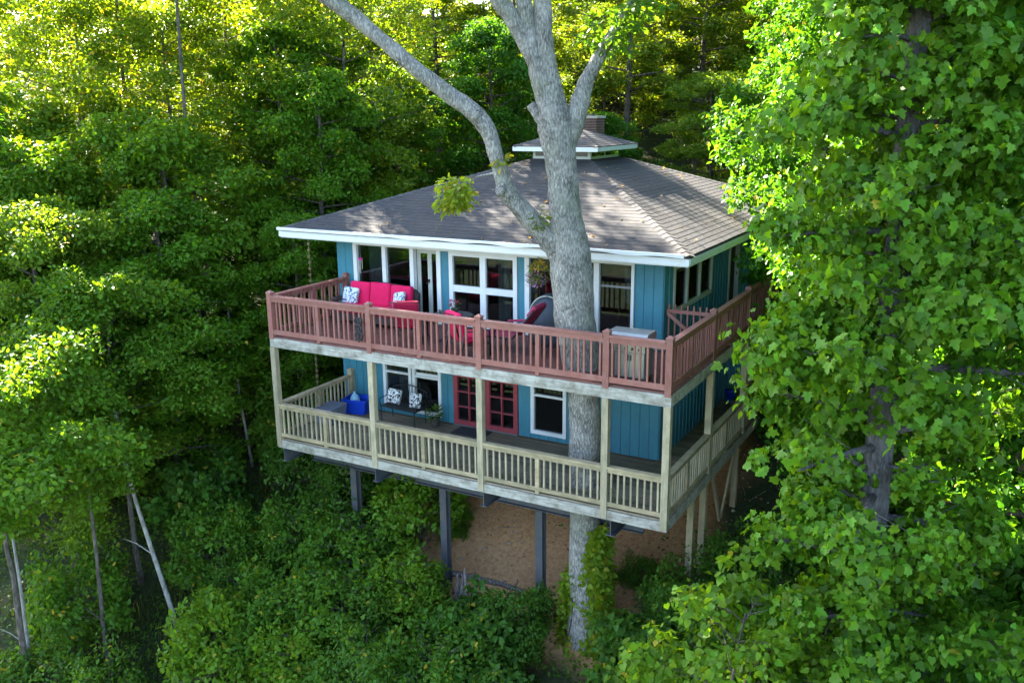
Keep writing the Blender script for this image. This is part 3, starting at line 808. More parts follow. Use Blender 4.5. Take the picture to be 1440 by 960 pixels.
def spray(rs, tips, dirs, per, spread, flat, size, droop=0.25, up=0.9):
    """leaves round each twig tip, lying in a loose tilted fan"""
    n = len(tips) * per
    T = np.repeat(tips, per, axis=0); D = np.repeat(dirs, per, axis=0)
    a = rs.uniform(0, 2 * np.pi, n); r = np.sqrt(rs.uniform(0, 1, n)) * spread
    off = np.stack([np.cos(a) * r, np.sin(a) * r, rs.normal(0, 1, n) * spread * flat - droop * r], 1)
    P = T + off + D * (rs.uniform(-.4, .4, n) * spread)[:, None]
    ax = np.stack([np.cos(a), np.sin(a), rs.normal(-.25, .35, n)], 1) + D * 0.6 + rs.normal(0, .35, (n, 3))
    nn = np.stack([rs.normal(0, .42, n), rs.normal(0, .42, n), np.full(n, up)], 1) + D * 0.35
    sz = size * rs.uniform(.65, 1.25, n)
    return P, ax, nn, sz

def clumps(rs, cen, rad, out, per, leaf, flat=.62, shell=.22, up=.55):
    """leaves over the skin of many small foliage masses"""
    w = rad ** 2; w = w / w.sum(); n = int(per * len(cen))
    idx = rs.choice(len(cen), n, p=w)
    u = rs.normal(0, 1, (n, 3)); u[:, 2] += .45; u += out[idx] * .5
    u /= np.linalg.norm(u, axis=1, keepdims=True)
    f = np.clip(1 - np.abs(rs.normal(0, shell, n)), .15, 1.1)
    # lobed, uneven skin
    lob = 1 + .28 * np.sin(u[:, 0] * 5 + idx * 1.7) * np.sin(u[:, 1] * 5 + idx * .9) + .18 * np.sin(u[:, 2] * 9 + idx)
    P = cen[idx] + u * (rad[idx] * f * lob)[:, None] * np.array([1, 1, flat])
    P[:, 2] -= .18 * rad[idx] * (u[:, 0] ** 2 + u[:, 1] ** 2)
    t = rs.normal(0, 1, (n, 3)); t[:, 2] -= .5
    A = t + u * .5
    Nn = u * .55 + rs.normal(0, .38, (n, 3)); Nn[:, 2] += up
    return P, A, Nn, leaf * rs.uniform(.5, 1.3, n) * (1 + .12 * np.sin(idx * 2.3))

def crown_clumps(rs, limbs, twigs, r, keep=1.0):
    cen, rad, out = [], [], []
    for (o, m, e, L) in limbs:
        for t in ((.55, .8, 1.0) if L > 1.0 else (1.0,)):
            if rs.uniform() > keep: continue
            p = o * (1 - t) ** 2 + 2 * m * t * (1 - t) + e * t * t
            d = e - o; d = d / (np.linalg.norm(d) + 1e-6)
            cen.append(p + rs.normal(0, .12, 3)); rad.append(r * rs.uniform(.6, 1.25)); out.append(d)
    for (p, q) in twigs:
        if rs.uniform() < .45 * keep:
            d = (q - p) / (np.linalg.norm(q - p) + 1e-6)
            cen.append(q + rs.normal(0, .08, 3)); rad.append(r * rs.uniform(.4, .8)); out.append(d)
    return np.array(cen), np.array(rad), np.array(out)

def skeleton(rs, H, R, base_f, nl, prof, rise=0.35, sub=6, tipn=5, lean=0.04, top_r=0.3):
    """trunk line, limbs, branchlets and twig tips of a tree standing at the origin"""
    k = 12; tz = np.linspace(0, H, k)
    wob = np.cumsum(rs.normal(0, lean, (k, 2)), axis=0); wob -= wob[0]
    trunk = np.column_stack([wob, tz])
    limbs, twigs, tips, dirs = [], [], [], []
    for i in range(nl):
        f = base_f + (1 - base_f) * ((i + rs.uniform(0, 1)) / nl) ** 0.9
        h = min(f, .985) * H
        o = np.array([np.interp(h, tz, trunk[:, 0]), np.interp(h, tz, trunk[:, 1]), h])
        az = i * 2.399963 + rs.uniform(-.4, .4)
        L = R * prof((f - base_f) / (1 - base_f)) * rs.uniform(.72, 1.15)
        if L < 0.25: L = 0.25
        rz = rise * rs.uniform(.4, 1.5) + 0.5 * max(0, f - .8) / .2
        d = np.array([math.cos(az), math.sin(az), rz]); d /= np.linalg.norm(d)
        e = o + d * L; e[2] -= 0.10 * L * rs.uniform(.3, 1.6)
        m = o + d * L * .5
        limbs.append((o, m, e, L))
        for j in range(sub):
            t = 0.28 + 0.72 * (j + rs.uniform(0, 1)) / sub
            p = o * (1 - t) ** 2 + 2 * m * t * (1 - t) + e * t * t
            sg = 1 if j % 2 else -1
            az2 = az + sg * rs.uniform(.4, 1.2)
            L2 = L * (0.42 * (1.15 - t) + .12) * rs.uniform(.7, 1.3)
            d2 = np.array([math.cos(az2), math.sin(az2), rs.normal(.08, .25)]); d2 /= np.linalg.norm(d2)
            q = p + d2 * L2
            twigs.append((p, q))
            for u in np.linspace(.25, 1.0, tipn):
                tips.append(p + (q - p) * u + rs.normal(0, .05, 3)); dirs.append(d2)
    return trunk, limbs, twigs, np.array(tips), np.array(dirs)

def wood_mesh(name, trunk, r0, r1, limbs, twigs, m, nseg=9, offset=(0, 0, 0)):
    mb = MB(); k = len(trunk); H = trunk[-1][2]
    rad = [r0 + (r1 - r0) * (i / (k - 1)) ** 0.8 for i in range(k)]; rad[0] *= 1.35
    mb.tube(trunk, rad, nseg)
    for (o, mm, e, L) in limbs:
        rr = max(.012, min(0.035 * L ** .8 + .01, np.interp(o[2], [p[2] for p in trunk], rad) * .6))
        q = [o * (1 - t) ** 2 + 2 * mm * t * (1 - t) + e * t * t for t in (0, .35, .7, 1)]
        mb.tube(q, [rr, rr * .75, rr * .5, rr * .2], 5)
    for (p, q) in twigs: mb.tube([p, q], [.011, .004], 3, cap=False)
    return mb.mesh(name, m, smooth=True)

PROF = {
    'dome': lambda f: math.sqrt(max(0, 1 - (max(0, f - .25) / .78) ** 2)) * (0.8 + .2 * min(1, f / .25)),
    'cone': lambda f: 1.0 - .75 * f,
    'column': lambda f: (0.75 + .25 * math.sin(f * 3.1)) * math.sqrt(max(0.02, 1 - f ** 5)),
    'maple': lambda f: (0.62 + .56 * math.exp(-((f - .40) / .2) ** 2)) * (1.0 + .28 * math.sin(f * 97.0)),
    'tall': lambda f: math.sqrt(max(0.02, 1 - (2 * f - .9) ** 2 * .75)),
}
def proto_tree(seed, H, R, base_f, nl, prof, n_leaf, leaf, spread, col, var=.28, yellow=.01, rise=.35, sub=5, tipn=2, shape='oval', bark='bark', r0=.16, keep=1.0, leafm='leaf', shell=.22):
    rs = np.random.RandomState(seed)
    trunk, limbs, twigs, tips, dirs = skeleton(rs, H, R, base_f, nl, PROF[prof], rise, sub, tipn)
    cen, rad, out = crown_clumps(rs, limbs, twigs, spread, keep)
    per = n_leaf / len(cen)
    P, A, Nn, sz = clumps(rs, cen, rad, out, per, leaf, .62, shell)
    tn = tints(rs, len(P), col, var, yellow)
    crown = leaf_mesh('crown', P, A, Nn, sz, shape, tn, leafm)
    wood = wood_mesh('trunk', trunk, r0, r0 * .25, limbs, twigs, bark)
    return dict(wood=wood, crown=crown, H=H, R=R)

PT = {
    'broad':  proto_tree(11, 10.0, 3.0, .08, 40, 'dome', 46000, .145, .70, (.066, .154, .009), shell=.36),
    'fine':   proto_tree(12, 10.0, 2.9, .10, 42, 'dome', 62000, .108, .62, (.080, .162, .014), var=.22, shell=.36),
    'lifted': proto_tree(17, 10.0, 3.0, .60, 30, 'dome', 38000, .132, .66, (.064, .152, .010), shell=.36, r0=.10),
    'slim':   proto_tree(13, 12.0, 2.3, .07, 46, 'column', 48000, .140, .62, (.058, .152, .009), shell=.36),
    'tall':   proto_tree(14, 16.0, 3.1, .28, 42, 'tall', 40000, .175, .80, (.072, .142, .010), yellow=.02, r0=.22, shell=.36),
    'dark':   proto_tree(15, 12.0, 2.7, .06, 50, 'column', 48000, .155, .68, (.034, .118, .009), r0=.18, shell=.34),
    'open':   proto_tree(16, 17.0, 3.2, .42, 34, 'tall', 24000, .175, .70, (.078, .140, .010), yellow=.03, r0=.24, keep=.8, shell=.4),
    'canopy': proto_tree(19, 20.0, 3.3, .66, 30, 'dome', 26000, .19, .85, (.066, .140, .012), r0=.085, shell=.4),  # for added trees whose high unseen crowns keep sun off the maple
    'airy':   proto_tree(18, 15.0, 3.4, .25, 36, 'tall', 27000, .142, .95, (.078, .150, .008), yellow=.035, r0=.12, shell=.5),
}
def plant_tree(kind, x, y, top, label, group='forest trees round the house', name='forest_tree', rxy=1.0, rz=None, sink=.25):
    p = PT[kind]; z0 = gz(x, y) - sink; s = (top - z0) / p['H']
    t = empty(name, (x, y, z0), RNG.uniform(0, 6.28) if rz is None else rz)
    a = link('trunk', p['wood'], t); b = link('crown', p['crown'], t)
    k = (s * .5 + .5) * rxy
    for o in (a, b): o.scale = (k, k, s)
    tag(t, label, 'tree', group)
    return t

TREES = [
    # the wooded slope left of the house, nearest first
    ('lifted', -13.9, -4.8, 2.6, 'small leafy tree at the lower left edge above the short trunks', 1.05),
    ('lifted', -14.6, -1.0, 3.4, 'tree whose foliage hangs over the top of the pale leaning trunk', 1.0),
    ('slim', -13.4, 4.4, 4.8, 'bushy green tree just left of the lower deck corner', 0.9),
    ('fine', -17.0, -1.2, 5.2, 'rounded tree on the left slope with pale tufted top', 1.1),
    ('slim', -14.6, 7.2, 9.0, 'green tree rising behind the left end of the eave', 1.0),
    ('broad', -17.3, 3.2, 7.2, 'light green tree left of the roof, lower than its neighbours', 1.15),
    ('dark', -21.9, -0.9, 8.0, 'dark tree at the left edge halfway up the picture', 1.15),
    ('broad', -22.9, 1.6, 8.2, 'leafy tree near the left edge below the sunlit canopy', 1.2),
    ('airy', -24.6, 6.2, 15.0, 'tall tree near the upper left corner in half shade', 1.1),
    ('airy', -21.2, 10.0, 14.5, 'sunlit yellow green tree at the top left of the picture', 1.15),
    ('airy', -18.9, 13.4, 15.5, 'sunlit tree behind the left limb of the big oak', 1.2),
    ('airy', -15.4, 9.7, 13.2, 'feathery tree rising above the left slope of the roof', 1.0),
    ('canopy', -17.3, 4.4, 19.0, 'tall tree added among the left trees, its unseen crown shading the maple', 1.1),  # canopy trees added so their unseen crowns block sun from the maple
    ('canopy', -21.8, 5.8, 21.0, 'farther tall tree added among the left trees, unseen crown shading the maple', 1.1),
    ('slim', -15.8, 13.0, 9.4, 'low dense tree behind the left slope of the roof', 1.1),
    ('open', -17.9, 19.5, 14.5, 'thin trunked tree standing left of the big oak limb', 1.1),
    ('open', -14.4, 20.6, 15.0, 'tree with bare lower trunk seen between the oak limbs', 1.0),
    ('dark', -13.0, 15.6, 11.0, 'dark shaded tree between the roof and the oak limb', .95),
    ('airy', -14.2, 27.2, 17.0, 'far tree directly behind the oak fork', 1.25),
    ('open', -9.0, 19.6, 15.0, 'straight trunked tree behind the chimney', 1.0),
    ('open', -6.9, 22.6, 16.0, 'straight trunked tree behind the right slope of the roof', 1.0),
    ('fine', -5.0, 18.6, 8.9, 'low sunlit sapling behind the right hip of the roof', 1.0),
    ('airy', -3.8, 25.0, 16.5, 'far tree above the right slope of the roof', 1.25),
    ('dark', -0.4, 15.2, 13.5, 'dark tree behind the far right corner of the house', 1.05),
    ('dark', 1.8, 7.2, 11.0, 'dark green tree beside the right side of the house', .95),
    ('fine', 6.9, 8.6, 10.5, 'fine leaved tree at the right edge behind the maple', 1.0),
    ('slim', 4.6, 16.8, 13.5, 'tree far behind the maple near the right edge', 1.1),
    ('dark', 3.9, 3.4, 10.5, 'dark tree added between the maple and the side deck to shade the side wall', .9),  # this and the dark trees just below are added to shade the side wall
    ('dark', 3.4, 11.8, 12.0, 'dark tree added behind the maple beyond the side deck to shade the side wall', .9),
    ('dark', 7.2, 3.2, 12.0, 'dark tree added at the right edge close behind the maple to shade the side wall', 1.0),
    ('dark', 6.7, -0.1, 11.5, 'dark tree added beside the maple at the right edge to shade the side wall', 1.0),
    ('tall', 1.6, 25.0, 18.0, 'far tall tree between the dark tree and the maple', 1.2),
    ('airy', -37.5, 12.2, 16.0, 'distant tree at the far upper left corner', 1.4),
    ('airy', -33.6, 19.5, 15.0, 'distant sunlit tree in the top left canopy', 1.4),
    ('airy', -28.6, 22.0, 15.5, 'distant bright tree above the left treetops', 1.4),
    ('airy', -23.4, 21.4, 15.5, 'distant tree left of the uppermost oak limb', 1.3),
]
TREES += [
    ('broad', -19.6, 0.6, 6.4, 'round topped tree against the left edge below the sunlit canopy', 1.1),
    ('slim', -15.6, 1.4, 5.6, 'dense tree on the left slope level with the upper railing', 1.1),
    ('airy', -19.8, 6.2, 10.5, 'loose yellow green tree below the brightest part of the top left canopy', 1.1),
    ('slim', -17.0, 8.6, 10.6, 'full green tree at the top between the canopy glow and the left oak limb', 1.1),
    ('airy', -22.4, 4.6, 11.0, 'loose bright tree near the top left corner', 1.1),
    ('slim', -18.2, 10.8, 11.0, 'green tree just under the upper end of the left oak limb', 1.1),
    ('airy', -26.0, 13.0, 12.5, 'backlit tree in the middle of the glowing top left canopy', 1.3),
    ('dark', -20.5, 14.6, 10.5, 'darker tree behind the upper end of the left oak limb', 1.2),
    ('airy', -30.0, 9.5, 12.0, 'thin backlit tree in the top left corner', 1.3),
    ('broad', -18.0, 24.0, 10.5, 'shaded tree just left of the oak trunk above the roof ridge', 1.3),
    ('airy', -11.6, 23.5, 12.0, 'speckled sunlit tree right behind the short right oak limb', 1.2),
    ('airy', -9.5, 28.0, 14.5, 'sunlit tree at the top edge right of the oak', 1.3),
    ('airy', -5.6, 28.0, 14.5, 'sunlit tree at the top edge above the far roof corner', 1.3),
    ('broad', -1.6, 21.0, 12.0, 'rounded tree at the top edge left of the maple crown', 1.2),
    ('broad', -22.5, 27.5, 12.0, 'far tree seen inside the bend of the left oak limb', 1.5),
    ('broad', -17.0, 33.0, 16.0, 'most distant tree behind the oak fork', 1.6),
    ('broad', -27.0, 30.0, 15.0, 'most distant tree behind the middle of the left oak limb', 1.6),
    ('broad', 2.0, 19.5, 12.0, 'tree hidden behind the top of the maple crown', 1.2),
    ('dark', -8.8, 16.8, 7.6, 'low dark tree directly behind the chimney', 1.0),
    ('broad', -2.5, 31.0, 18.0, 'most distant tree left of the maple top', 1.6),
    ('broad', -34.0, 26.0, 17.0, 'most distant tree in the glowing top left canopy', 1.6),
    ('broad', -11.0, 33.0, 19.0, 'most distant tree above the right slope of the roof', 1.6),
]
for (k, x, y, top, lab, r) in TREES: plant_tree(k, x, y, top, lab, rxy=r)

# hillside woods too far back to tell apart
rs = np.random.RandomState(99)
n = 9000
cx = rs.uniform(-75, 45, n); cy = rs.uniform(30, 44, n)
cz = np.array([gz(a, b) for a, b in zip(cx, cy)]) + rs.uniform(0, 1, n) ** .8 * 15
P, A, Nn, sz = spray(rs, np.column_stack([cx, cy, cz]), rs.normal(0, .3, (n, 3)), 5, .9, .3, .45)
o = link('far_woods', leaf_mesh('far_woods', P, A, Nn, sz, 'oval', tints(rs, len(P), (.05, .10, .02), .4), 'leaf'))
tag(o, 'distant woods filling the hillside behind the forest trees', kind='stuff')

# ------------------------------------------------------------------ the oak that grows through the decks
OAK = (-2.1, 1.0, gz(-2.1, 1.0) - .4)
oak = empty('oak_tree', OAK)
tag(oak, 'big grey oak growing up through both decks past the eave', 'tree')
TR = [(-2.02, 1.03, -5.6, 0.72), (-2.05, 1.01, -4.9, 0.56), (-2.08, 0.99, -4.36, 0.47), (-2.14, 0.96, -3.09, 0.382), (-2.17, 0.95, -1.35, 0.325), (-2.17, 0.95, -0.01, 0.332), (-2.19, 0.93, 1.29, 0.342), (-2.21, 0.92, 2.08, 0.345), (-2.29, 0.88, 2.85, 0.388), (-2.38, 0.83, 3.61, 0.418), (-2.44, 0.8, 4.35, 0.436), (-2.48, 0.77, 4.93, 0.405), (-2.54, 0.74, 5.51, 0.355), (-2.6, 0.71, 6.07, 0.318), (-2.64, 0.68, 6.63, 0.308), (-2.69, 0.66, 7.11, 0.334), (-2.77, 0.61, 7.65, 0.345), (-2.82, 0.585, 8.05, 0.26), (-2.88, 0.55, 8.51, 0.191), (-2.94, 0.51, 9.03, 0.176), (-2.96, 0.5, 9.54, 0.168), (-2.98, 0.5, 9.92, 0.167), (-3.02, 0.47, 10.54, 0.146), (-3.13, 0.41, 11.52, 0.118), (-3.17, 0.39, 12.46, 0.077)]
LL = [(-2.50, 0.73, 4.72, 0.25), (-2.81, 0.59, 5.25, 0.25), (-3.07, 0.44, 5.54, 0.213), (-3.34, 0.29, 5.9, 0.191), (-3.58, 0.16, 6.25, 0.182), (-3.71, 0.09, 6.71, 0.152), (-3.81, 0.03, 7.12, 0.15), (-3.92, -0.03, 7.46, 0.168), (-4.18, -0.18, 7.8, 0.165), (-4.62, -0.42, 8.16, 0.158), (-5.03, -0.65, 8.53, 0.15), (-5.43, -0.87, 8.9, 0.143), (-5.83, -1.09, 9.29, 0.133), (-6.19, -1.3, 9.63, 0.15), (-6.56, -1.5, 9.91, 0.147), (-7.18, -1.85, 10.34, 0.12), (-7.96, -2.28, 10.72, 0.093), (-8.95, -2.83, 11.33, 0.045)]
RR = [(-2.62, 0.70, 6.95, 0.20), (-2.45, 0.79, 7.51, 0.215), (-2.34, 0.85, 7.87, 0.19), (-2.24, 0.91, 8.27, 0.156), (-2.1, 0.99, 8.61, 0.132), (-1.93, 1.08, 8.92, 0.11), (-1.75, 1.18, 9.28, 0.08), (-1.54, 1.3, 9.72, 0.06), (-1.37, 1.39, 10.4, 0.03)]
FK = [(-2.86, 0.56, 8.25, 0.233), (-3.1, 0.43, 8.77, 0.19), (-3.33, 0.3, 9.23, 0.176), (-3.55, 0.18, 9.61, 0.168), (-3.75, 0.07, 9.93, 0.16), (-4.04, -0.1, 10.55, 0.119), (-4.37, -0.28, 11.41, 0.065)]
MD = [(-2.77, 0.61, 7.58, 0.277), (-2.94, 0.51, 8.18, 0.219), (-3.07, 0.44, 8.71, 0.177), (-3.19, 0.38, 9.23, 0.155), (-3.27, 0.33, 9.74, 0.147), (-3.37, 0.28, 10.42, 0.119), (-3.51, 0.2, 11.28, 0.066)]
SB = [(-2.72, 0.62, 7.3, 0.19), (-2.95, 0.49, 7.58, 0.13), (-3.06, 0.43, 7.74, 0.10), (-3.17, 0.39, 7.90, 0.085)]
def rough_tube(name, pts, n=22, amp=0.07, seed=0, sub=5):
    # resample and push the bark in and out
    P = [Vector(p[:3]) for p in pts]; R = [p[3] for p in pts]; PP, QR = [], []
    for i in range(len(P) - 1):
        p0, p1, p2, p3 = P[max(0, i - 1)], P[i], P[i + 1], P[min(len(P) - 1, i + 2)]
        for j in range(sub):
            t = j / sub
            PP.append(0.5 * ((2 * p1) + (p2 - p0) * t + (2 * p0 - 5 * p1 + 4 * p2 - p3) * t * t + (3 * p1 - p0 - 3 * p2 + p3) * t ** 3))
            QR.append(R[i] * (1 - t) + R[i + 1] * t)
    PP.append(P[-1]); QR.append(R[-1])
    mb = MB(); mb.tube(PP, QR, n)
    vs = []
    for idx, v in enumerate(mb.v):
        i = min(idx // n, len(PP) - 1); c = PP[i]; d = (Vector(v) - c)
        k = 1 + amp * vnoise(v, 2.2, seed) + amp * .8 * vnoise(v, 6, seed + 2) + amp * .35 * vnoise((v[0] * 3, v[1] * 3, v[2]), 5, seed)
        vs.append(tuple(c + d * k - Vector(OAK)))
    mb.v = vs
    return mb.build(name, 'oak', oak, smooth=True)
rough_tube('trunk', TR, 28, .09, 1.0)
tag(rough_tube('limb', LL, 18, .13, 2.0), 'long crooked limb reaching up to the left')
tag(rough_tube('limb', RR, 16, .12, 3.0), 'short limb forking up to the right')
rough_tube('limb', FK, 16, .1, 4.0)
rough_tube('limb', MD, 16, .1, 6.0)
rough_tube('branch_stub', SB, 12, .1, 5.0)
# burls on the limb
mb = MB(); mb.lathe([(.02, .09), (.10, .07), (.15, 0), (.10, -.06)], n=14)
for (p, r) in (((-3.62, -.02, 6.28), (1.2, 0, -.5)), ((-4.05, -.2, 7.72), (1.0, 0, -.5))):
    mb2 = MB(); mb2.v = list(mb.v); mb2.f = list(mb.f)
    mb2.build('burl', 'oak', oak, Vector(p) - Vector(OAK), smooth=True).rotation_euler = r
# leafy crown mostly above the view, masses over the roof added for shade
rs = np.random.RandomState(5)
tips, dirs, tw = [], [], []
for (c, R, n) in (((-3.6, .2, 13.5), 2.6, 60), ((-7.8, -2.3, 12.6), 2.2, 34), ((-1.0, 1.7, 12.2), 2.2, 40), ((-4.6, -.4, 12.9), 2.0, 34), ((-2.4, 3.2, 14.0), 2.3, 40), ((-6.4, 2.6, 14.8), 2.9, 60), ((-.8, 4.8, 15.0), 2.9, 56), ((-4.2, 5.6, 15.8), 3.0, 60), ((-7.4, 5.4, 15.6), 2.6, 46)):
    tw.append((np.array((-3.15, .40, 11.6)), np.array(c)))
    for i in range(n):
        d = rs.normal(0, 1, 3); d /= np.linalg.norm(d); rr = R * rs.uniform(.35, 1) ** .6
        p = np.array(c) + d * rr * np.array([1, 1, .75])
        if p[2] < 10.6: continue
        tw.append((np.array(c) + d * rr * .15, p))
        for u in (.6, .8, 1.0): tips.append(np.array(c) + (p - np.array(c)) * u + rs.normal(0, .15, 3)); dirs.append(d)
P, A, Nn, sz = spray(rs, np.array(tips), np.array(dirs), 16, .45, .25, .2)
me = leaf_mesh('crown', P, A, Nn, sz, 'oval', tints(rs, len(P), (.05, .105, .022), .25), 'leaf', OAK)
link('crown', me, oak)
mb = MB()
for (p, q) in tw: mb.tube([p - np.array(OAK), q - np.array(OAK)], [.09, .03] if abs(p[2] - 11.6) < 1e-6 else [.03, .008], 5, cap=False)
mb.build('crown_branches', 'oak', oak)
def sprig(name, centre, r, n, leaf, col, root, yellow=.05, hang=.2, seed=3):
    rs = np.random.RandomState(seed)
    d = rs.normal(0, 1, (n, 3)); d /= np.linalg.norm(d, axis=1, keepdims=True)
    T = np.array(centre) + d * np.array(r) * (rs.uniform(.2, 1, (n, 1)) ** .5)
    P, A, Nn, sz = spray(rs, T, d, 5, .13, .3, leaf, .4)
    A[:, 2] -= hang
    link(name, leaf_mesh(name, P, A, Nn, sz, 'oval', tints(rs, len(P), col, .3, yellow), 'leaf', OAK), oak)['kind'] = 'stuff'
    mb = MB(); mb.tube([Vector(root) - Vector(OAK), (Vector(root) + Vector(centre)) / 2 + Vector((0, 0, .12)) - Vector(OAK), Vector(centre) - Vector(OAK)], [.03, .02, .01], 5); mb.build('twig', 'oak', oak)
sprig('leaf_cluster', (-4.55, -.25, 6.20), (.36, .36, .36), 100, .14, (.15, .235, .022), (-3.68, .08, 6.62), .03, .5, 3)  # leaf colour lightened to stand in for sunlight on this cluster
sprig('leaf_cluster', (-2.98, .35, 5.72), (.18, .15, .16), 18, .12, (.09, .16, .03), (-2.95, .5, 5.5), .05, .2, 4)
sprig('leaf_cluster', (-3.62, .0, 6.85), (.06, .06, .1), 6, .13, (.15, .2, .03), (-3.72, .05, 6.75), .05, .3, 5)
sprig('leaf_cluster', (-1.85, 1.1, 9.25), (.55, .5, .5), 80, .15, (.05, .13, .014), (-2.0, 1.04, 8.75), .0, .2, 6)
sprig('leaf_cluster', (-1.3, 1.35, 9.7), (.5, .5, .4), 60, .15, (.05, .13, .014), (-1.75, 1.15, 9.3), .0, .2, 7)
# climbing vine at its foot
rs = np.random.RandomState(21)
vine = empty('climbing_vine', (-1.8, .5, gz(-1.8, .5)))
tag(vine, 'bright green vine climbing the foot of the big oak', 'vine')
T, D = [], []
for i in range(420):
    f = rs.uniform(0, 1) ** 1.25; z = -5.0 + f * 4.0
    r = np.interp(z, [-5.6, -4.36, -3.09, -1.35], [.7, .48, .39, .34]) + rs.uniform(.03, .16) + .12 * max(0, .5 - f)
    th = rs.choice([rs.normal(-.45, .32), rs.normal(-2.7, .3) if f < .72 else rs.normal(-.45, .3), rs.uniform(-3.3, .3) if f < .38 else rs.normal(-.4, .3)])
    T.append((-2.1 + math.cos(th) * r, .98 + math.sin(th) * r, z)); D.append((math.cos(th), math.sin(th), 0.1))
P, A, Nn, sz = spray(rs, np.array(T), np.array(D), 12, .13, .9, .10, .2)
Nn = Nn * .5 + np.repeat(np.array(D), 12, axis=0)
off = np.array(vine.location)
link('vine_leaves', leaf_mesh('vine_leaves', P, A, Nn, sz, 'heart', tints(rs, len(P), (.115, .20, .015), .25, .03), 'leaf', off), vine)
mb = MB()
for k in range(5):
    th0 = (-.7, -.4, -.1, -2.6, -2.2)[k]
    pts = [(-2.1 + math.cos(th0 + .15 * math.sin(z * 3 + k)) * (np.interp(z, [-5.6, -4.36, -3.09, -1.35], [.7, .48, .39, .34]) + .03) - off[0], .98 + math.sin(th0 + .15 * math.sin(z * 3 + k)) * (np.interp(z, [-5.6, -4.36, -3.09, -1.35], [.7, .48, .39, .34]) + .03) - off[1], z - off[2]) for z in np.linspace(-5.2, -1.6 if k < 3 else -2.6, 12)]
    mb.tube(pts, .014, 4)
mb.build('vine_stem', 'bark', vine)

# ------------------------------------------------------------------ the maple in the right foreground
MX, MY = 3.95, -2.55
mz = gz(MX, MY) - .3
maple = empty('maple_tree', (MX, MY, mz))
tag(maple, 'leafy maple with large lobed leaves filling the right foreground', 'tree')
rs = np.random.RandomState(41)
Hm = 19.5
trunk, limbs, twigs, tips, dirs = skeleton(rs, Hm, 1.42, .20, 96, PROF['maple'], .30, 6, 3, .012)
wm = wood_mesh('trunk', trunk, .30, .10, limbs, twigs, 'bark_dark', 14)
link('trunk', wm, maple)
cen, rad_, out_ = crown_clumps(rs, limbs, twigs, .50, .85)
rad_ *= rs.uniform(.7, 1.35, len(rad_))
extra = np.array([[np.interp(z, trunk[:, 2], trunk[:, 0]), np.interp(z, trunk[:, 2], trunk[:, 1]), z] for z in np.concatenate([np.linspace(4.2, 7.6, 14), np.linspace(9.6, 16.5, 34)])]) + rs.normal(0, .22, (48, 3))
exo = rs.normal(0, 1, (48, 3)); exo[:, 2] = 0; exo /= np.linalg.norm(exo, axis=1, keepdims=True)
cen = np.vstack([cen, extra + exo * .35]); rad_ = np.concatenate([rad_, rs.uniform(.35, .6, 48)]); out_ = np.vstack([out_, exo])
P, A, Nn, sz = clumps(rs, cen, rad_, out_, 44000 / len(cen), .122, .72, .46, .25)
vis = P[:, 2] + mz < 11.8
P, A, Nn, sz = P[vis], A[vis], Nn[vis], sz[vis]
# leaves hang towards the light on the outside of the crown
rad = P.copy(); rad[:, 2] = 0; rad /= (np.linalg.norm(rad, axis=1, keepdims=True) + 1e-6)
Nn = Nn + rad * .45 + rs.normal(0, .35, Nn.shape); A[:, 2] -= .5
tn = tints(rs, len(P), (.060, .155, .010), .42, .0012)
camv = np.array(cam_o.matrix_world.translation) - np.array([MX, MY, mz])
dist = np.linalg.norm(P - camv, axis=1)
# the leaves nearest the view are parts of their own
cand = np.argsort(dist + rs.uniform(0, .8, len(dist)))[:300]
mask = np.ones(len(P), bool); mask[cand] = False
cr = link('crown', leaf_mesh('crown', P[mask], A[mask], Nn[mask], sz[mask], 'maple', tn[mask], 'leaf_shiny'), maple); cr['kind'] = 'stuff'
def single_leaves(par, P, A, Nn, sz, tn, shape, seed):
    for i in range(len(P)):
        me = leaf_mesh('leaf', P[i:i + 1], A[i:i + 1], Nn[i:i + 1], sz[i:i + 1], shape, tn[i:i + 1], 'leaf_shiny', P[i])
        link('leaf', me, par, P[i])
single_leaves(maple, P[cand], A[cand], Nn[cand], sz[cand], tn[cand], 'maple', 1)

# heart leaved saplings under it
def sapling(x, y, top, R, seed, label, col, leaf, nsing, nl=34, shape='heart', base=.12):
    z0 = gz(x, y) - .2
    t = empty('sapling', (x, y, z0)); tag(t, label, 'sapling', 'saplings in the right foreground')
    rs = np.random.RandomState(seed)
    H = top - z0
    trunk, limbs, twigs, tips, dirs = skeleton(rs, H, R, base, nl, PROF['dome'], .45, 6, 4, .05)
    link('trunk', wood_mesh('trunk', trunk, .07, .015, limbs, twigs, 'bark', 7), t)
    cen, rad_, out_ = crown_clumps(rs, limbs, twigs, .42)
    P, A, Nn, sz = clumps(rs, cen, rad_, out_, 7200 / len(cen), leaf, .7, .3, .5)
    A[:, 2] -= .35
    tn = tints(rs, len(P), col, .32, .003)
    cv = np.array(cam_o.matrix_world.translation) - np.array([x, y, z0])
    d = np.linalg.norm(P - cv, axis=1)
    cand = np.argsort(d + rs.uniform(0, .8, len(d)))[:nsing]
    mask = np.ones(len(P), bool); mask[cand] = False
    c = link('crown', leaf_mesh('crown', P[mask], A[mask], Nn[mask], sz[mask], shape, tn[mask], 'leaf'), t); c['kind'] = 'stuff'
    single_leaves(t, P[cand], A[cand], Nn[cand], sz[cand], tn[cand], shape, seed)
    return t
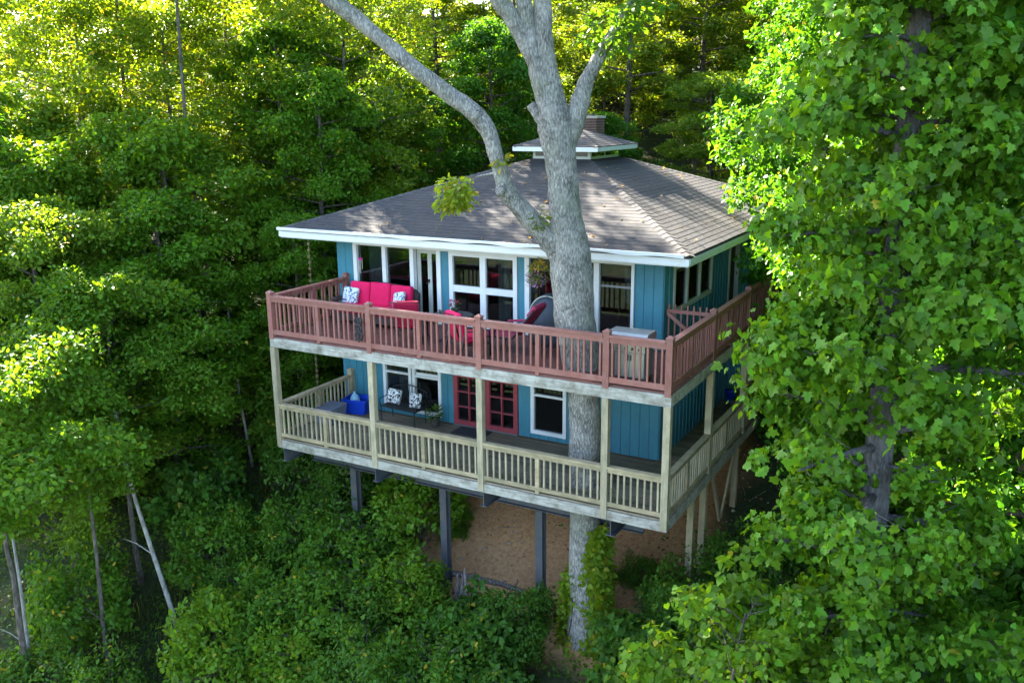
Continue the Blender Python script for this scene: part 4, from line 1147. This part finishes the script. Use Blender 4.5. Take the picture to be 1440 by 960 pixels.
SAP = [
    (2.5, -3.6, 0.6, 1.9, 51, 'bright heart leaved sapling right of the lower deck corner', (.074, .168, .012), .115, 60),
    (4.6, -4.6, -0.3, 1.9, 52, 'heart leaved sapling at the bottom edge below the maple trunk', (.064, .165, .012), .122, 60),
    (6.3, -3.6, 1.2, 2.0, 53, 'pointed leaved sapling right of the maple trunk', (.054, .150, .012), .11, 60),
    (6.9, -5.6, -0.6, 1.6, 54, 'sapling in the bottom right corner of the picture', (.058, .155, .012), .118, 60),
    (1.4, -4.6, -1.7, 1.6, 55, 'low leafy sapling at the bottom edge right of the vine covered oak', (.070, .165, .012), .112, 60),
]
for s in SAP: sapling(*s[:4], s[4], s[5], s[6], s[7], s[8])

# ------------------------------------------------------------------ undergrowth
def proto_bush(seed, H, R, leaf, n_leaf, col, spread=.36, nl=26, var=.28, shape='oval', yellow=.01):
    rs = np.random.RandomState(seed)
    trunk, limbs, twigs, tips, dirs = skeleton(rs, H, R, .04, nl, PROF['dome'], .7, 5, 4, .04)
    cen, rad_, out_ = crown_clumps(rs, limbs, twigs, spread)
    P, A, Nn, sz = clumps(rs, cen, rad_, out_, n_leaf / len(cen), leaf, .75, .3, .5)
    return dict(wood=wood_mesh('stem', trunk, .03, .008, limbs, twigs, 'bark', 5), crown=leaf_mesh('foliage', P, A, Nn, sz, shape, tints(rs, len(P), col, var, yellow), 'leaf'), H=H)
PB = {
    'a': proto_bush(61, 1.7, 1.15, .115, 6000, (.058, .146, .014)),
    'b': proto_bush(62, 1.5, 1.2, .085, 9000, (.048, .126, .015)),
    'c': proto_bush(63, 2.1, 1.0, .125, 5500, (.076, .168, .012)),
    'd': proto_bush(64, 1.4, 1.3, .14, 4500, (.042, .116, .015), shape='heart'),
}
def bush(kind, x, y, s, label):
    t = empty('bush', (x, y, gz(x, y) - .12), RNG.uniform(0, 6.28))
    a = link('stem', PB[kind]['wood'], t); b = link('foliage', PB[kind]['crown'], t)
    for o in (a, b): o.scale = (s, s, s * RNG.uniform(.9, 1.15))
    tag(t, label, 'bush', 'bushes on the slope below the house')
BUSHES = [
    ('c', -7.2, 1.6, 1.15, 'bright green bush between the two left steel posts'),
    ('a', -8.2, 0.4, 1.0, 'bush at the foot of the leftmost steel post'),
    ('b', -9.4, 1.8, 1.2, 'dark bush below the left corner of the lower deck'),
    ('a', -10.4, 0.6, 0.9, 'bush left of the leftmost steel post'),
    ('b', -11.4, 2.6, 1.3, 'dark bush behind the left porch corner'),
    ('a', -7.4, -1.0, 1.1, 'bush below the left steel posts'),
    ('c', -6.0, -0.3, 0.9, 'leafy bush left of the dead stump'),
    ('d', -4.3, -0.3, 0.85, 'broad leaved bush right of the dead stump'),
    ('b', -3.6, .1, 0.85, 'dark bush between the right steel post and the oak'),
    ('d', -3.7, -1.2, 0.85, 'broad leaved bush in front of the oak foot'),
    ('a', -4.6, -1.5, 1.05, 'bush at the bottom edge below the dead stump'),
    ('b', -5.9, -1.9, 1.15, 'bush at the bottom edge below the middle steel post'),
    ('c', -7.6, -2.4, 1.05, 'bright bush at the bottom edge left of centre'),
    ('a', -8.9, -1.4, 1.1, 'bush right of the foot of the pale leaning trunk'),
    ('c', -9.6, -3.0, 1.1, 'bright leafy bush in front of the pale leaning trunk'),
    ('b', -11.4, -4.4, 1.1, 'dark bush at the bottom left below the leaning trunk'),
    ('b', -12.6, -6.2, 1.2, 'dark bush in the bottom left corner'),
    ('b', -13.3, -5.0, 1.3, 'dark bush in front of the trunks at the lower left edge'),
    ('a', -14.6, -3.0, 1.2, 'bush under the trees at the left edge'),
    ('a', -12.2, -.4, 1.0, 'bush in the hollow behind the pale leaning trunk'),
    ('b', -11.0, -1.0, .8, 'low bush right behind the pale leaning trunk'),
    ('c', -10.6, -1.9, .7, 'small bright bush beside the pale leaning trunk'),
    ('d', -13.8, .8, 1.1, 'broad leaved bush in the dark hollow left of the house'),
    ('b', -15.2, -5.6, 1.4, 'dark bush at the left edge near the bottom'),
    ('c', -13.0, -7.2, 1.2, 'leafy bush cut by the bottom left corner'),
    ('a', -6.6, 2.6, .42, 'small weed clump on the bare earth behind the middle steel post'),
    ('b', -1.5, 2.4, .4, 'small weed clump on the earth behind the oak'),
    ('d', -.3, .2, .95, 'dark broad leaved bush right of the vine covered oak foot'),
    ('b', .1, 1.4, .9, 'dark bush below the right corner of the lower deck'),
    ('d', .4, -1.5, .8, 'dark bush at the bottom edge right of the oak'),
    ('c', 0.9, -1.6, 1.3, 'leafy bush below the right deck corner post'),
    ('b', 1.5, 2.4, 1.1, 'small bush beside the right timber posts'),
    ('a', 2.0, 0.4, 1.3, 'bush between the timber posts and the maple'),
    ('a', -13.2, 3.8, 1.3, 'bush on the shaded bank left of the house'),
]
for b in BUSHES: bush(*b)

# ground cover, weeds and grass nobody could count
rs = np.random.RandomState(77)
pts = []
while len(pts) < 5200:
    x, y = rs.uniform(-24, 7), rs.uniform(-8, 12)
    inside = -8.2 < x < 0.4 and 0.9 < y < 11
    if inside and rs.uniform() < .97: continue
    if y > 3 and rs.uniform() < .6: continue
    if vnoise((x, y, 0), .45, 4) < rs.uniform(-.5, .1): continue
    pts.append((x, y, gz(x, y) + rs.uniform(.03, .38)))
T = np.array(pts)
P, A, Nn, sz = spray(rs, T, rs.normal(0, .3, T.shape), 9, .22, .45, .105)
o = link('ground_cover', leaf_mesh('ground_cover', P, A, Nn, sz, 'oval', tints(rs, len(P), (.050, .120, .012), .35, .01), 'leaf'))
tag(o, 'low weeds and seedlings covering the slope', kind='stuff')
def grass(n, boxes, seed):
    rs = np.random.RandomState(seed); V = []; Fc = []
    for i in range(n):
        x0, x1, y0, y1 = boxes[i % len(boxes)]
        x, y = rs.uniform(x0, x1), rs.uniform(y0, y1); z = gz(x, y); h = rs.uniform(.25, .7); a = rs.uniform(0, 6.28)
        dx, dy = math.cos(a), math.sin(a); lx, ly = dx * h * rs.uniform(.2, .7), dy * h * rs.uniform(.2, .7)
        w = .008; o = len(V)
        V += [(x - dy * w, y + dx * w, z - .02), (x + dy * w, y - dx * w, z - .02), (x + lx * .4 + dy * w * .8, y + ly * .4 - dx * w * .8, z + h * .6), (x + lx * .4 - dy * w * .8, y + ly * .4 + dx * w * .8, z + h * .6), (x + lx, y + ly, z + h * .85)]
        Fc += [(o, o + 1, o + 2, o + 3), (o + 3, o + 2, o + 4)]
    me = bpy.data.meshes.new('grass'); me.from_pydata(V, [], Fc); me.update()
    at = me.attributes.new('tint', 'FLOAT_COLOR', 'POINT')
    c = np.ones((n, 5, 4), np.float32); c[:, :, :3] = tints(rs, n, (.055, .085, .028), .4, .04)[:, None, :]
    at.data.foreach_set('color', c.reshape(-1)); me.materials.append(M['leaf'])
    tag(link('grass', me), 'long dim grass on the shaded bank left of the house', kind='stuff')
grass(9000, [(-14, -8.5, -4.5, 2.5), (-14, -9, -1, 4)], 3)

# leaf litter and stones on the bare earth under the house
rs = np.random.RandomState(8); n = 2600
lx = rs.uniform(-9, 2.5, n); ly = rs.uniform(.4, 9, n)
T = np.array([(a, b, gz(a, b) + .012) for a, b in zip(lx, ly)])
P, A, Nn, sz = spray(rs, T, np.zeros(T.shape), 1, .02, .2, .09)
lit = np.array([.20, .115, .06])[None, :] * rs.uniform(.25, 2.4, (n, 1))
tag(link('leaf_litter', leaf_mesh('leaf_litter', P, A, Nn, sz, 'oval', lit, 'leaf')), 'dry leaves scattered on the bare earth under the house', kind='stuff')

# slender trunks on the left slope
def bare_trunk(pts, rad, m, label, name='slender_trunk'):
    base = Vector(pts[0]); t = empty(name, base); tag(t, label, 'tree trunk', 'slender trunks on the left slope')
    P2 = [Vector(p) - base for p in pts]
    mb = MB().tube(P2, [rad * (1 - .5 * i / (len(pts) - 1)) for i in range(len(pts))], 10); mb.build('trunk', m, t, smooth=True)
    d = P2[2] + Vector((.02, 0, 0)); MB().tube([d, d + Vector((-.5, -.1, .25)), d + Vector((-.9, -.15, .3))], [.02, .014, .006], 5).build('twig', m, t)
g0 = gz(-11.9, -2.1)
bare_trunk([(-11.8, -2.1, g0 - .2), (-12.15, -2.05, g0 + 1.0), (-12.66, -2.0, g0 + 2.3), (-13.15, -1.95, g0 + 3.6), (-13.5, -1.9, g0 + 4.8), (-13.7, -1.85, g0 + 6.2)], .068, 'birch', 'pale slender leaning trunk on the left slope')
g0 = gz(-13.1, -3.2)
bare_trunk([(-13.1, -3.2, g0 - .2), (-13.25, -3.2, g0 + .7), (-13.4, -3.1, g0 + 1.5), (-13.45, -3.0, g0 + 3), (-13.4, -3, g0 + 5)], .075, 'bark', 'short curved grey trunk left of the pale leaning one')
g0 = gz(-14.0, -4.6)
bare_trunk([(-14.0, -4.6, g0 - .2), (-14.15, -4.6, g0 + 1), (-14.3, -4.5, g0 + 2), (-14.4, -4.4, g0 + 3.5), (-14.4, -4.4, g0 + 5)], .06, 'birch', 'pale trunk base near the left edge')
g0 = gz(-14.4, 3.2)
bare_trunk([(-14.4, 3.2, g0 - .2), (-14.55, 3.2, g0 + 1), (-14.7, 3.2, g0 + 2), (-14.9, 3.3, g0 + 3.5), (-15, 3.3, g0 + 5)], .05, 'birch', 'thin pale stem standing in the shade left of the lower deck')

# dead stump and log below the house
sx, sy = -5.15, .62; s0 = gz(sx, sy)
st = empty('dead_stump', (sx, sy, s0)); tag(st, 'splintered bleached dead stump beside the middle steel post', 'stump')
rs = np.random.RandomState(4)
for i in range(11):
    a = i * 2.4; r = .05 + .022 * i; h = rs.uniform(.5, 1.25) * (1.1 - r)
    x, y = math.cos(a) * r, math.sin(a) * r
    MB().tube([(x * 1.5, y * 1.5, -.25), (x * 1.1, y * 1.1, h * .5), (x * .9 + rs.normal(0, .03), y * .9, h)], [.11, .075, .012], 6).build('splinter', 'deadwood', st, smooth=True)
lg = empty('fallen_log', (-4.6, 1.35, gz(-4.6, 1.35))); tag(lg, 'thin grey log lying across the earth between the steel posts', 'log')
gl = lg.location
pts = [Vector((x, 1.4 + .12 * math.sin(x), gz(x, 1.4) + .09)) - gl for x in np.linspace(-6.6, -3.5, 9)]
MB().tube(pts, [.05, .06, .07, .07, .065, .06, .055, .045, .03], 8).build('log_bole', 'deadwood', lg, smooth=True)
for k in (3, 6): MB().tube([pts[k], pts[k] + Vector((.15, -.1, .2)), pts[k] + Vector((.2, -.15, .35))], [.02, .012, .004], 5).build('branch_stub', 'deadwood', lg)

# ------------------------------------------------------------------ things on the decks
def sofa():
    t = empty('sofa', (-8.58, 2.25, F)); tag(t, 'hot pink three seat sofa on the upper deck by the windows', 'sofa')
    W = 2.1
    MB().box(-W / 2, W / 2, -.42, .36, .10, .30).build('base', 'wicker', t)
    mb = MB(); n = 18
    for i in range(n + 1):
        u = i / n; x = -W / 2 + W * u; h = .78 + .20 * math.sin(math.pi * u) ** .45
        mb.v += [(x, .26, .2), (x, .38, .2), (x, .44, h), (x, .34, h)]
    for i in range(n):
        for k in range(4): mb.f.append((4 * i + k, 4 * i + (k + 1) % 4, 4 * i + 4 + (k + 1) % 4, 4 * i + 4 + k))
    mb.f += [(0, 1, 2, 3), (4 * n + 3, 4 * n + 2, 4 * n + 1, 4 * n)]
    mb.build('back_frame', 'wicker', t)
    for s in (-1, 1):
        rbox('armrest', (.14, .74, .10), .04, 'wicker', t, (s * (W / 2 - .02), -.05, .60))
        MB().box(s * (W / 2 - .02) - .06, s * (W / 2 - .02) + .06, -.40, -.32, 0, .56).build('leg', 'wicker', t)
        MB().box(s * (W / 2 - .02) - .06, s * (W / 2 - .02) + .06, .28, .36, 0, .56).build('leg', 'wicker', t)
    for i in range(3):
        x = -.64 + i * .64
        rbox('seat_cushion', (.625, .70, .17), .05, 'cushion', t, (x, -.10, .385), puff=.12)
        c = rbox('back_cushion', (.62, .17, .56 if i != 1 else .60), .06, 'cushion', t, (x, .21, .71), (-.16, 0, 0), puff=0)
    p = rbox('pillow', (.42, .13, .42), .06, 'pillow_blue', t, (-.80, -.02, .66), (-.35, .12, .25))
    p = rbox('pillow', (.42, .13, .42), .06, 'pillow_blue', t, (.72, -.02, .66), (-.30, -.2, -.35))
sofa()
def armchair(x, y, rz, label, m='cushion2'):
    t = empty('armchair', (x, y, F), rz); tag(t, label, 'armchair')
    rbox('seat_cushion', (.60, .60, .15), .05, m, t, (0, 0, .40), puff=.1)
    rbox('back_cushion', (.60, .15, .60), .05, m, t, (0, .32, .70), (-.28, 0, 0))
    MB().box(-.32, .32, -.30, .30, .26, .32).build('frame', 'wicker', t)
    for s in (-1, 1):
        MB().tube([(s * .36, -.32, 0), (s * .36, -.30, .58), (s * .36, .30, .60), (s * .36, .42, 0)], .022, 8).build('arm_frame', 'iron', t, smooth=True)
    MB().tube([(-.33, .42, .45), (-.33, .56, 1.0), (.33, .56, 1.0), (.33, .42, .45)], .02, 8).build('back_frame', 'iron', t, smooth=True)
    return t
armchair(-6.85, 1.25, math.radians(205), 'dark red cushioned armchair facing the house beside the pink sofa')
armchair(-4.9, 0.75, math.radians(150), 'red cushioned armchair behind the railing near the middle post', 'cushion')
def lounger():
    t = empty('lounge_chair', (-4.15, 1.45, F)); tag(t, 'maroon sling lounge chair leaning back beside the oak', 'lounge chair')
    for s in (-1, 1):
        MB().tube([(-.75, s * .30, .34), (.1, s * .30, .36), (.62, s * .30, 1.02)], .024, 8).build('side_rail', 'iron', t, smooth=True)
        MB().tube([(-.35, s * .33, .58), (.28, s * .33, .66), (.40, s * .33, .74)], .028, 8).build('armrest', 'maroon', t, smooth=True)
        MB().tube([(-.45, s * .32, 0), (-.30, s * .32, .58)], .02, 6).build('leg', 'iron', t)
        MB().tube([(.42, s * .32, 0), (.15, s * .32, .62)], .02, 6).build('leg', 'iron', t)
    mb = MB(); pr = [(-.75, .35), (-.4, .32), (.05, .33), (.2, .46), (.42, .75), (.62, 1.03)]
    for (x, z) in pr: mb.v += [(x, -.28, z), (x, .28, z), (x, .28, z + .035), (x, -.28, z + .035)]
    for i in range(len(pr) - 1):
        for k in range(4): mb.f.append((4 * i + k, 4 * i + (k + 1) % 4, 4 * i + 4 + (k + 1) % 4, 4 * i + 4 + k))
    mb.f += [(3, 2, 1, 0), (20, 21, 22, 23)]
    mb.build('sling', 'maroon', t)
    rbox('headrest', (.30, .54, .10), .04, 'maroon', t, (.55, 0, .98), (0, -.9, 0))
lounger()
def patio_table():
    t = empty('patio_table', (-5.75, 1.35, F)); tag(t, 'round dark iron table on the upper deck between the red chairs', 'table')
    MB().lathe([(.48, 0), (.50, .012), (.50, .03), (.48, .04)], (0, 0, .64), 28).build('table_top', 'iron', t)
    MB().lathe([(.03, 0), (.03, .60)], (0, 0, .04), 10).build('stem', 'iron', t)
    for k in range(4):
        a = k * math.pi / 2 + .4; MB().tube([(0, 0, .25), (math.cos(a) * .2, math.sin(a) * .2, .12), (math.cos(a) * .36, math.sin(a) * .36, 0.01)], .018, 6).build('leg', 'iron', t, smooth=True)
patio_table()
def leaf_ball(name, par, c, r, n, leaf, col, seed, m='leaf', shape='oval', squash=1.0, yellow=.0, up=.8):
    rs = np.random.RandomState(seed); d = rs.normal(0, 1, (n, 3)); d /= np.linalg.norm(d, axis=1, keepdims=True)
    P = np.array(c) + d * r * (rs.uniform(.3, 1, (n, 1)) ** .5) * np.array([1, 1, squash])
    A = d + rs.normal(0, .4, (n, 3)); Nn = d * .5 + np.array([0, 0, up])
    return link(name, leaf_mesh(name, P, A, Nn, leaf * rs.uniform(.7, 1.3, n), shape, tints(rs, n, col, .3, yellow), m), par)
t = empty('flower_pot', (-5.72, 1.45, F + .685)); tag(t, 'small pot of magenta flowers on the round iron table', 'flower pot')
MB().lathe([(.06, 0), (.09, .12), (.095, .13)], n=14).build('pot', 'terracotta', t)
leaf_ball('foliage', t, (0, 0, .19), .12, 60, .06, (.05, .12, .03), 2)
leaf_ball('blossom', t, (-.02, 0, .27), .09, 30, .06, (.42, .02, .20), 3)

def grill():
    t = empty('barbecue_grill', (-.98, .56, F)); tag(t, 'stainless barbecue grill standing in the front right deck corner', 'grill')
    W, D = .62, .46
    MB().box(-W / 2, W / 2, -D / 2, D / 2, .10, .70).build('cabinet', 'greypanel', t)
    for s in (-1, 1):
        MB().box(s * W / 4 - .145, s * W / 4 + .145, -D / 2 - .015, -D / 2 - .002, .13, .60).build('cabinet_door', 'steelgrey', t)
        MB().box(s * .03 - .008, s * .03 + .008, -D / 2 - .04, -D / 2 - .016, .45, .57).build('door_handle', 'iron', t)
        MB().box(s * .28 - .03, s * .28 + .03, -.2, .2, 0, .10).build('foot', 'iron', t)
    MB().box(-W / 2 - .01, W / 2 + .01, -D / 2 - .02, -D / 2 + .03, .62, .76).build('control_panel', 'steelgrey', t)
    for i in range(4): MB().tube([(-.21 + i * .14, -D / 2 - .055, .69), (-.21 + i * .14, -D / 2 - .021, .69)], .026, 12).build('knob', 'iron', t)
    MB().box(-W / 2 - .34, W / 2 + .30, -D / 2 + .02, D / 2 - .02, .785, .81).build('side_shelf', 'greypanel', t)
    mb = MB(); pr = [(-.25, .83), (-.26, .93), (-.20, .985), (.20, .995), (.26, .94), (.26, .83)]
    for x in (-.47, .36): mb.v += [(x, y, z) for (y, z) in pr]
    for k in range(6): mb.f.append((k, (k + 1) % 6, 6 + (k + 1) % 6, 6 + k))
    mb.f += [(5, 4, 3, 2, 1, 0), (6, 7, 8, 9, 10, 11)]
    mb.build('lid', 'steelgrey', t)
    MB().tube([(-.38, -.30, .90), (.27, -.30, .90)], .014, 8).build('lid_handle', 'iron', t)
grill()
t = empty('furniture_cover', (-3.72, 2.42, F)); tag(t, 'dark rounded fabric cover standing behind the oak on the upper deck', 'cover')
mb = MB(); mb.lathe([(.56, 0), (.57, .25), (.55, .55), (.47, .85), (.32, 1.06), (.12, 1.16), (.01, 1.18)], n=28)
mb.v = [(x * (1 + .05 * vnoise((x, y, z), 4)), y * .72 * (1 + .05 * vnoise((x, y, z), 4, 2)), z) for (x, y, z) in mb.v]
mb.build('cover_cloth', 'cover', t, smooth=True)
MB().tube([(.5 * math.cos(a) * .93, -.02 + .36 * math.sin(a) * .0 - .2, .62 + .52 * math.sin(a)) for a in np.linspace(.15, 2.99, 18)], .014, 5).build('piping', 'curtain', t)

t = empty('hanging_basket', (-3.93, 2.18, 4.0)); tag(t, 'hanging basket of violet and yellow flowers under the eave left of the oak', 'flower basket')
MB().lathe([(.08, -.05), (.17, .02), (.21, .14), (.215, .16)], n=16).build('bowl', 'terracotta', t)
leaf_ball('foliage', t, (0, 0, .27), .27, 240, .085, (.10, .17, .03), 12, yellow=.08)
leaf_ball('yellow_blossom', t, (.02, .0, .43), .19, 70, .06, (.50, .32, .09), 13, squash=.5)
leaf_ball('violet_blossom', t, (-.02, -.10, .13), .27, 120, .06, (.30, .20, .46), 14, squash=.6)
for k in range(3):
    a = k * 2.094; MB().tube([(.2 * math.cos(a), .2 * math.sin(a), .16), (0, 0, .66)], .005, 4).build('wire', 'rope', t)

t = empty('rail_ornament', (-7.32, -.075, F + .16)); tag(t, 'black cast iron ornament hung on the front railing', 'ornament')
mb = MB()
for (c, r) in (((0, .16), .10), ((0, .34), .085), ((-.04, .50), .06), ((.05, .52), .05)):
    mb.tube([(c[0] + r * math.cos(a), 0, c[1] + r * math.sin(a)) for a in np.linspace(0, 2 * math.pi, 15)[:-1]], .02, 6, closed=True)
mb.tube([(0, 0, .02), (.02, 0, .25), (-.01, 0, .58)], .025, 6)
for k in range(5): mb.tube([(-.11, 0, .08 + k * .1), (0, -.01, .11 + k * .1), (.11, 0, .08 + k * .1)], .016, 5)
mb.build('scrollwork', 'iron', t)

def rain_chain(x, y, z0, z1, label):
    t = empty('rain_chain', (x, y, z1)); tag(t, label, 'rain chain')
    cup = MB().lathe([(.012, 0), (.03, .02), (.042, .07), (.044, .075)], n=8).mesh('cup', 'copper')
    L = z1 - z0; n = int(L / .16)
    MB().tube([(0, 0, 0), (0, 0, -L)], .006, 4).build('chain', 'copper', t)
    for i in range(n): link('cup', cup, t, (RNG.uniform(-.01, .01), 0, -.15 - i * .16))
rain_chain(-10.42, 1.92, -.9, 4.66, 'copper rain chain hanging from the left end of the front eave')

t = empty('wind_chime', (-9.02, 2.25, 4.2)); tag(t, 'pink wind chime hanging in front of the left window', 'wind chime')
MB().tube([(0, 0, .46), (0, 0, 0)], .004, 4).build('cord', 'rope', t)
MB().lathe([(.01, .06), (.06, .03), (.05, 0), (.01, -.02)], n=10).build('top_bell', 'magenta', t)
for k in range(5): MB().tube([(.04 * math.cos(k * 1.256), .04 * math.sin(k * 1.256), 0), (.04 * math.cos(k * 1.256), .04 * math.sin(k * 1.256), -.22 - .03 * k)], .007, 5).build('tube', 'steelgrey', t)

def bench():
    t = empty('garden_bench', (-8.0, 2.40, 0), math.radians(-4)); tag(t, 'black wire bench with printed pillows on the lower deck', 'bench')
    mb = MB()
    for i in range(13):
        x = -.55 + i * 1.1 / 12; h = .80 + .12 * math.sin(math.pi * i / 12)
        mb.tube([(x, .22, .42), (x, .30, h)], .008, 5)
    mb.tube([(-.58 + 1.16 * i / 16, .30, .80 + .12 * math.sin(math.pi * i / 16)) for i in range(17)], .016, 6)
    mb.build('backrest', 'iron', t)
    mb = MB().box(-.58, .58, -.24, .24, .40, .425); mb.build('seat', 'iron', t)
    for (x, y) in ((-.55, -.22), (.55, -.22), (-.55, .22), (.55, .22)): MB().tube([(x, y, 0), (x, y, .42)], .014, 6).build('leg', 'iron', t)
    for s in (-1, 1): MB().tube([(s * .58, -.22, .42), (s * .60, -.22, .60), (s * .60, .1, .62), (s * .58, .28, .66)], .014, 6).build('armrest', 'iron', t, smooth=True)
    rbox('pillow', (.40, .12, .38), .05, 'pillow_black', t, (-.35, .08, .62), (-.3, .08, .1))
    rbox('pillow', (.38, .12, .38), .05, 'pillow_black', t, (.36, .08, .62), (-.3, -.15, -.2))
bench()
t = empty('storage_bin', (-9.55, 2.50, 0), math.radians(12)); tag(t, 'blue plastic recycling bin at the left end of the lower deck', 'bin')
mb = MB(); 
def tub(mb, a0, b0, a1, b1, h, th=.02):
    mb.add([(-a0, -b0, 0), (a0, -b0, 0), (a0, b0, 0), (-a0, b0, 0), (-a1, -b1, h), (a1, -b1, h), (a1, b1, h), (-a1, b1, h), (-a1 + th, -b1 + th, h), (a1 - th, -b1 + th, h), (a1 - th, b1 - th, h), (-a1 + th, b1 - th, h), (-a0 + th, -b0 + th, th), (a0 - th, -b0 + th, th), (a0 - th, b0 - th, th), (-a0 + th, b0 - th, th)],
           [(3, 2, 1, 0), (0, 1, 5, 4), (1, 2, 6, 5), (2, 3, 7, 6), (3, 0, 4, 7), (4, 5, 9, 8), (5, 6, 10, 9), (6, 7, 11, 10), (7, 4, 8, 11), (8, 9, 13, 12), (9, 10, 14, 13), (10, 11, 15, 14), (11, 8, 12, 15), (12, 13, 14, 15)])
tub(mb, .26, .20, .33, .26, .40); mb.build('tub', 'blue', t)
mb = MB().box(-.35, .35, -.28, -.262, .36, .41).box(-.35, .35, .262, .28, .36, .41).box(-.35, -.332, -.26, .26, .36, .41).box(.332, .35, -.26, .26, .36, .41); mb.build('rim', 'blue', t)
t = empty('plastic_jug', (-9.62, 2.46, .022)); tag(t, 'pale blue jug standing in the blue bin', 'jug')
MB().lathe([(.10, 0), (.13, .03), (.13, .38), (.09, .46), (.035, .50), (.035, .56)], n=14).build('jug_body', 'lightblue', t, smooth=True)
MB().tube([(.12, 0, .2), (.17, 0, .28), (.12, 0, .38)], .014, 6).build('handle', 'lightblue', t)
t = empty('storage_tub', (-9.75, 1.62, 0), .1); tag(t, 'grey plastic tub standing behind the lower left railing', 'tub')
mb = MB(); tub(mb, .22, .30, .26, .36, .38); mb.build('tub', 'greyplastic', t)
mb = MB().box(-.27, .27, -.37, .37, .382, .41); mb.build('lid', 'greyplastic', t)

t = empty('potted_plant', (-7.1, 2.52, 0)); tag(t, 'small dark potted plant on the lower deck right of the bench', 'plant')
MB().lathe([(.09, 0), (.13, .20), (.14, .22)], n=14).build('pot', 'terracotta', t)
leaf_ball('foliage', t, (0, 0, .34), .19, 110, .10, (.075, .15, .035), 33)
t = MB().box(-.45, .45, -.26, .26, 0, .02).build('doormat', 'doormat', None, (-6.0, 2.50, .004)); tag(t, 'dark doormat in front of the red french doors', 'doormat')
t = empty('blue_bucket', (-.95, 7.9, 0)); tag(t, 'blue bucket on the lower side deck behind the second post', 'bucket')
MB().lathe([(.13, 0), (.17, .33), (.18, .34)], n=16).build('bucket_body', 'blue', t, smooth=True)
MB().tube([(.17 * math.cos(a), 0, .33 + .13 * math.sin(a)) for a in np.linspace(0, math.pi, 9)], .006, 5).build('handle', 'iron', t)
t = MB().box(-.09, .09, -1.0, 1.0, 0, .09).build('timber_plank', 'wood', None, (-.55, 7.0, .004)); t.rotation_euler = (0, 0, .35); tag(t, 'loose weathered timber lying on the lower side deck', 'timber')

# pebbles, twigs and fallen leaves
rs = np.random.RandomState(12); mb = MB()
for i in range(260):
    x, y = rs.uniform(-8.5, 2, 1)[0], rs.uniform(.2, 8); r = rs.uniform(.015, .06) * (2.0 if i % 23 == 0 else 1); z = gz(x, y)
    vs = [(x + r * a * rs.uniform(.7, 1.2), y + r * b * rs.uniform(.7, 1.2), z + r * c * .7) for (a, b, c) in ((1, 0, 0), (-1, 0, 0), (0, 1, 0), (0, -1, 0), (0, 0, 1), (0, 0, -1))]
    mb.add(vs, [(0, 2, 4), (2, 1, 4), (1, 3, 4), (3, 0, 4), (2, 0, 5), (1, 2, 5), (3, 1, 5), (0, 3, 5)])
tag(mb.build('pebbles', mat('pebble_stone', (.30, .26, .21), .9, var=.4)), 'small stones strewn on the bare earth under the house', kind='stuff')
mb = MB()
for i in range(60):
    x, y = rs.uniform(-8.5, 1.5), rs.uniform(.2, 7); a = rs.uniform(0, 6.28); L = rs.uniform(.15, .6)
    p = [Vector((x + math.cos(a) * L * t, y + math.sin(a + .3 * t) * L * t, 0)) for t in (0, .5, 1)]
    for q in p: q.z = gz(q.x, q.y) + .012
    mb.tube(p, [.010, .008, .004], 4)
tag(mb.build('fallen_twigs', 'deadwood'), 'dry sticks lying on the earth under the house', kind='stuff')
n = 150
u, v = rs.uniform(0, 1, n), rs.uniform(.02, .95, n)
pos = []
for i in range(n):
    k = 0 if i % 3 else 1
    a = E4[k].lerp(E4[k + 1], u[i]); b = C4[k].lerp(C4[k + 1], u[i]); pos.append(tuple(a.lerp(b, v[i] ** 1.6) + Vector((0, 0, .018))))
T = np.array(pos)
P, A, Nn, sz = spray(rs, T, np.zeros(T.shape), 1, .01, .1, .10, 0, 1.2)
lit = np.array([.17, .12, .05])[None, :] * rs.uniform(.4, 1.6, (n, 1))
tag(link('roof_leaves', leaf_mesh('roof_leaves', P, A, Nn, sz, 'oval', lit, 'leaf')), 'dead leaves fallen on the shingle roof', kind='stuff')
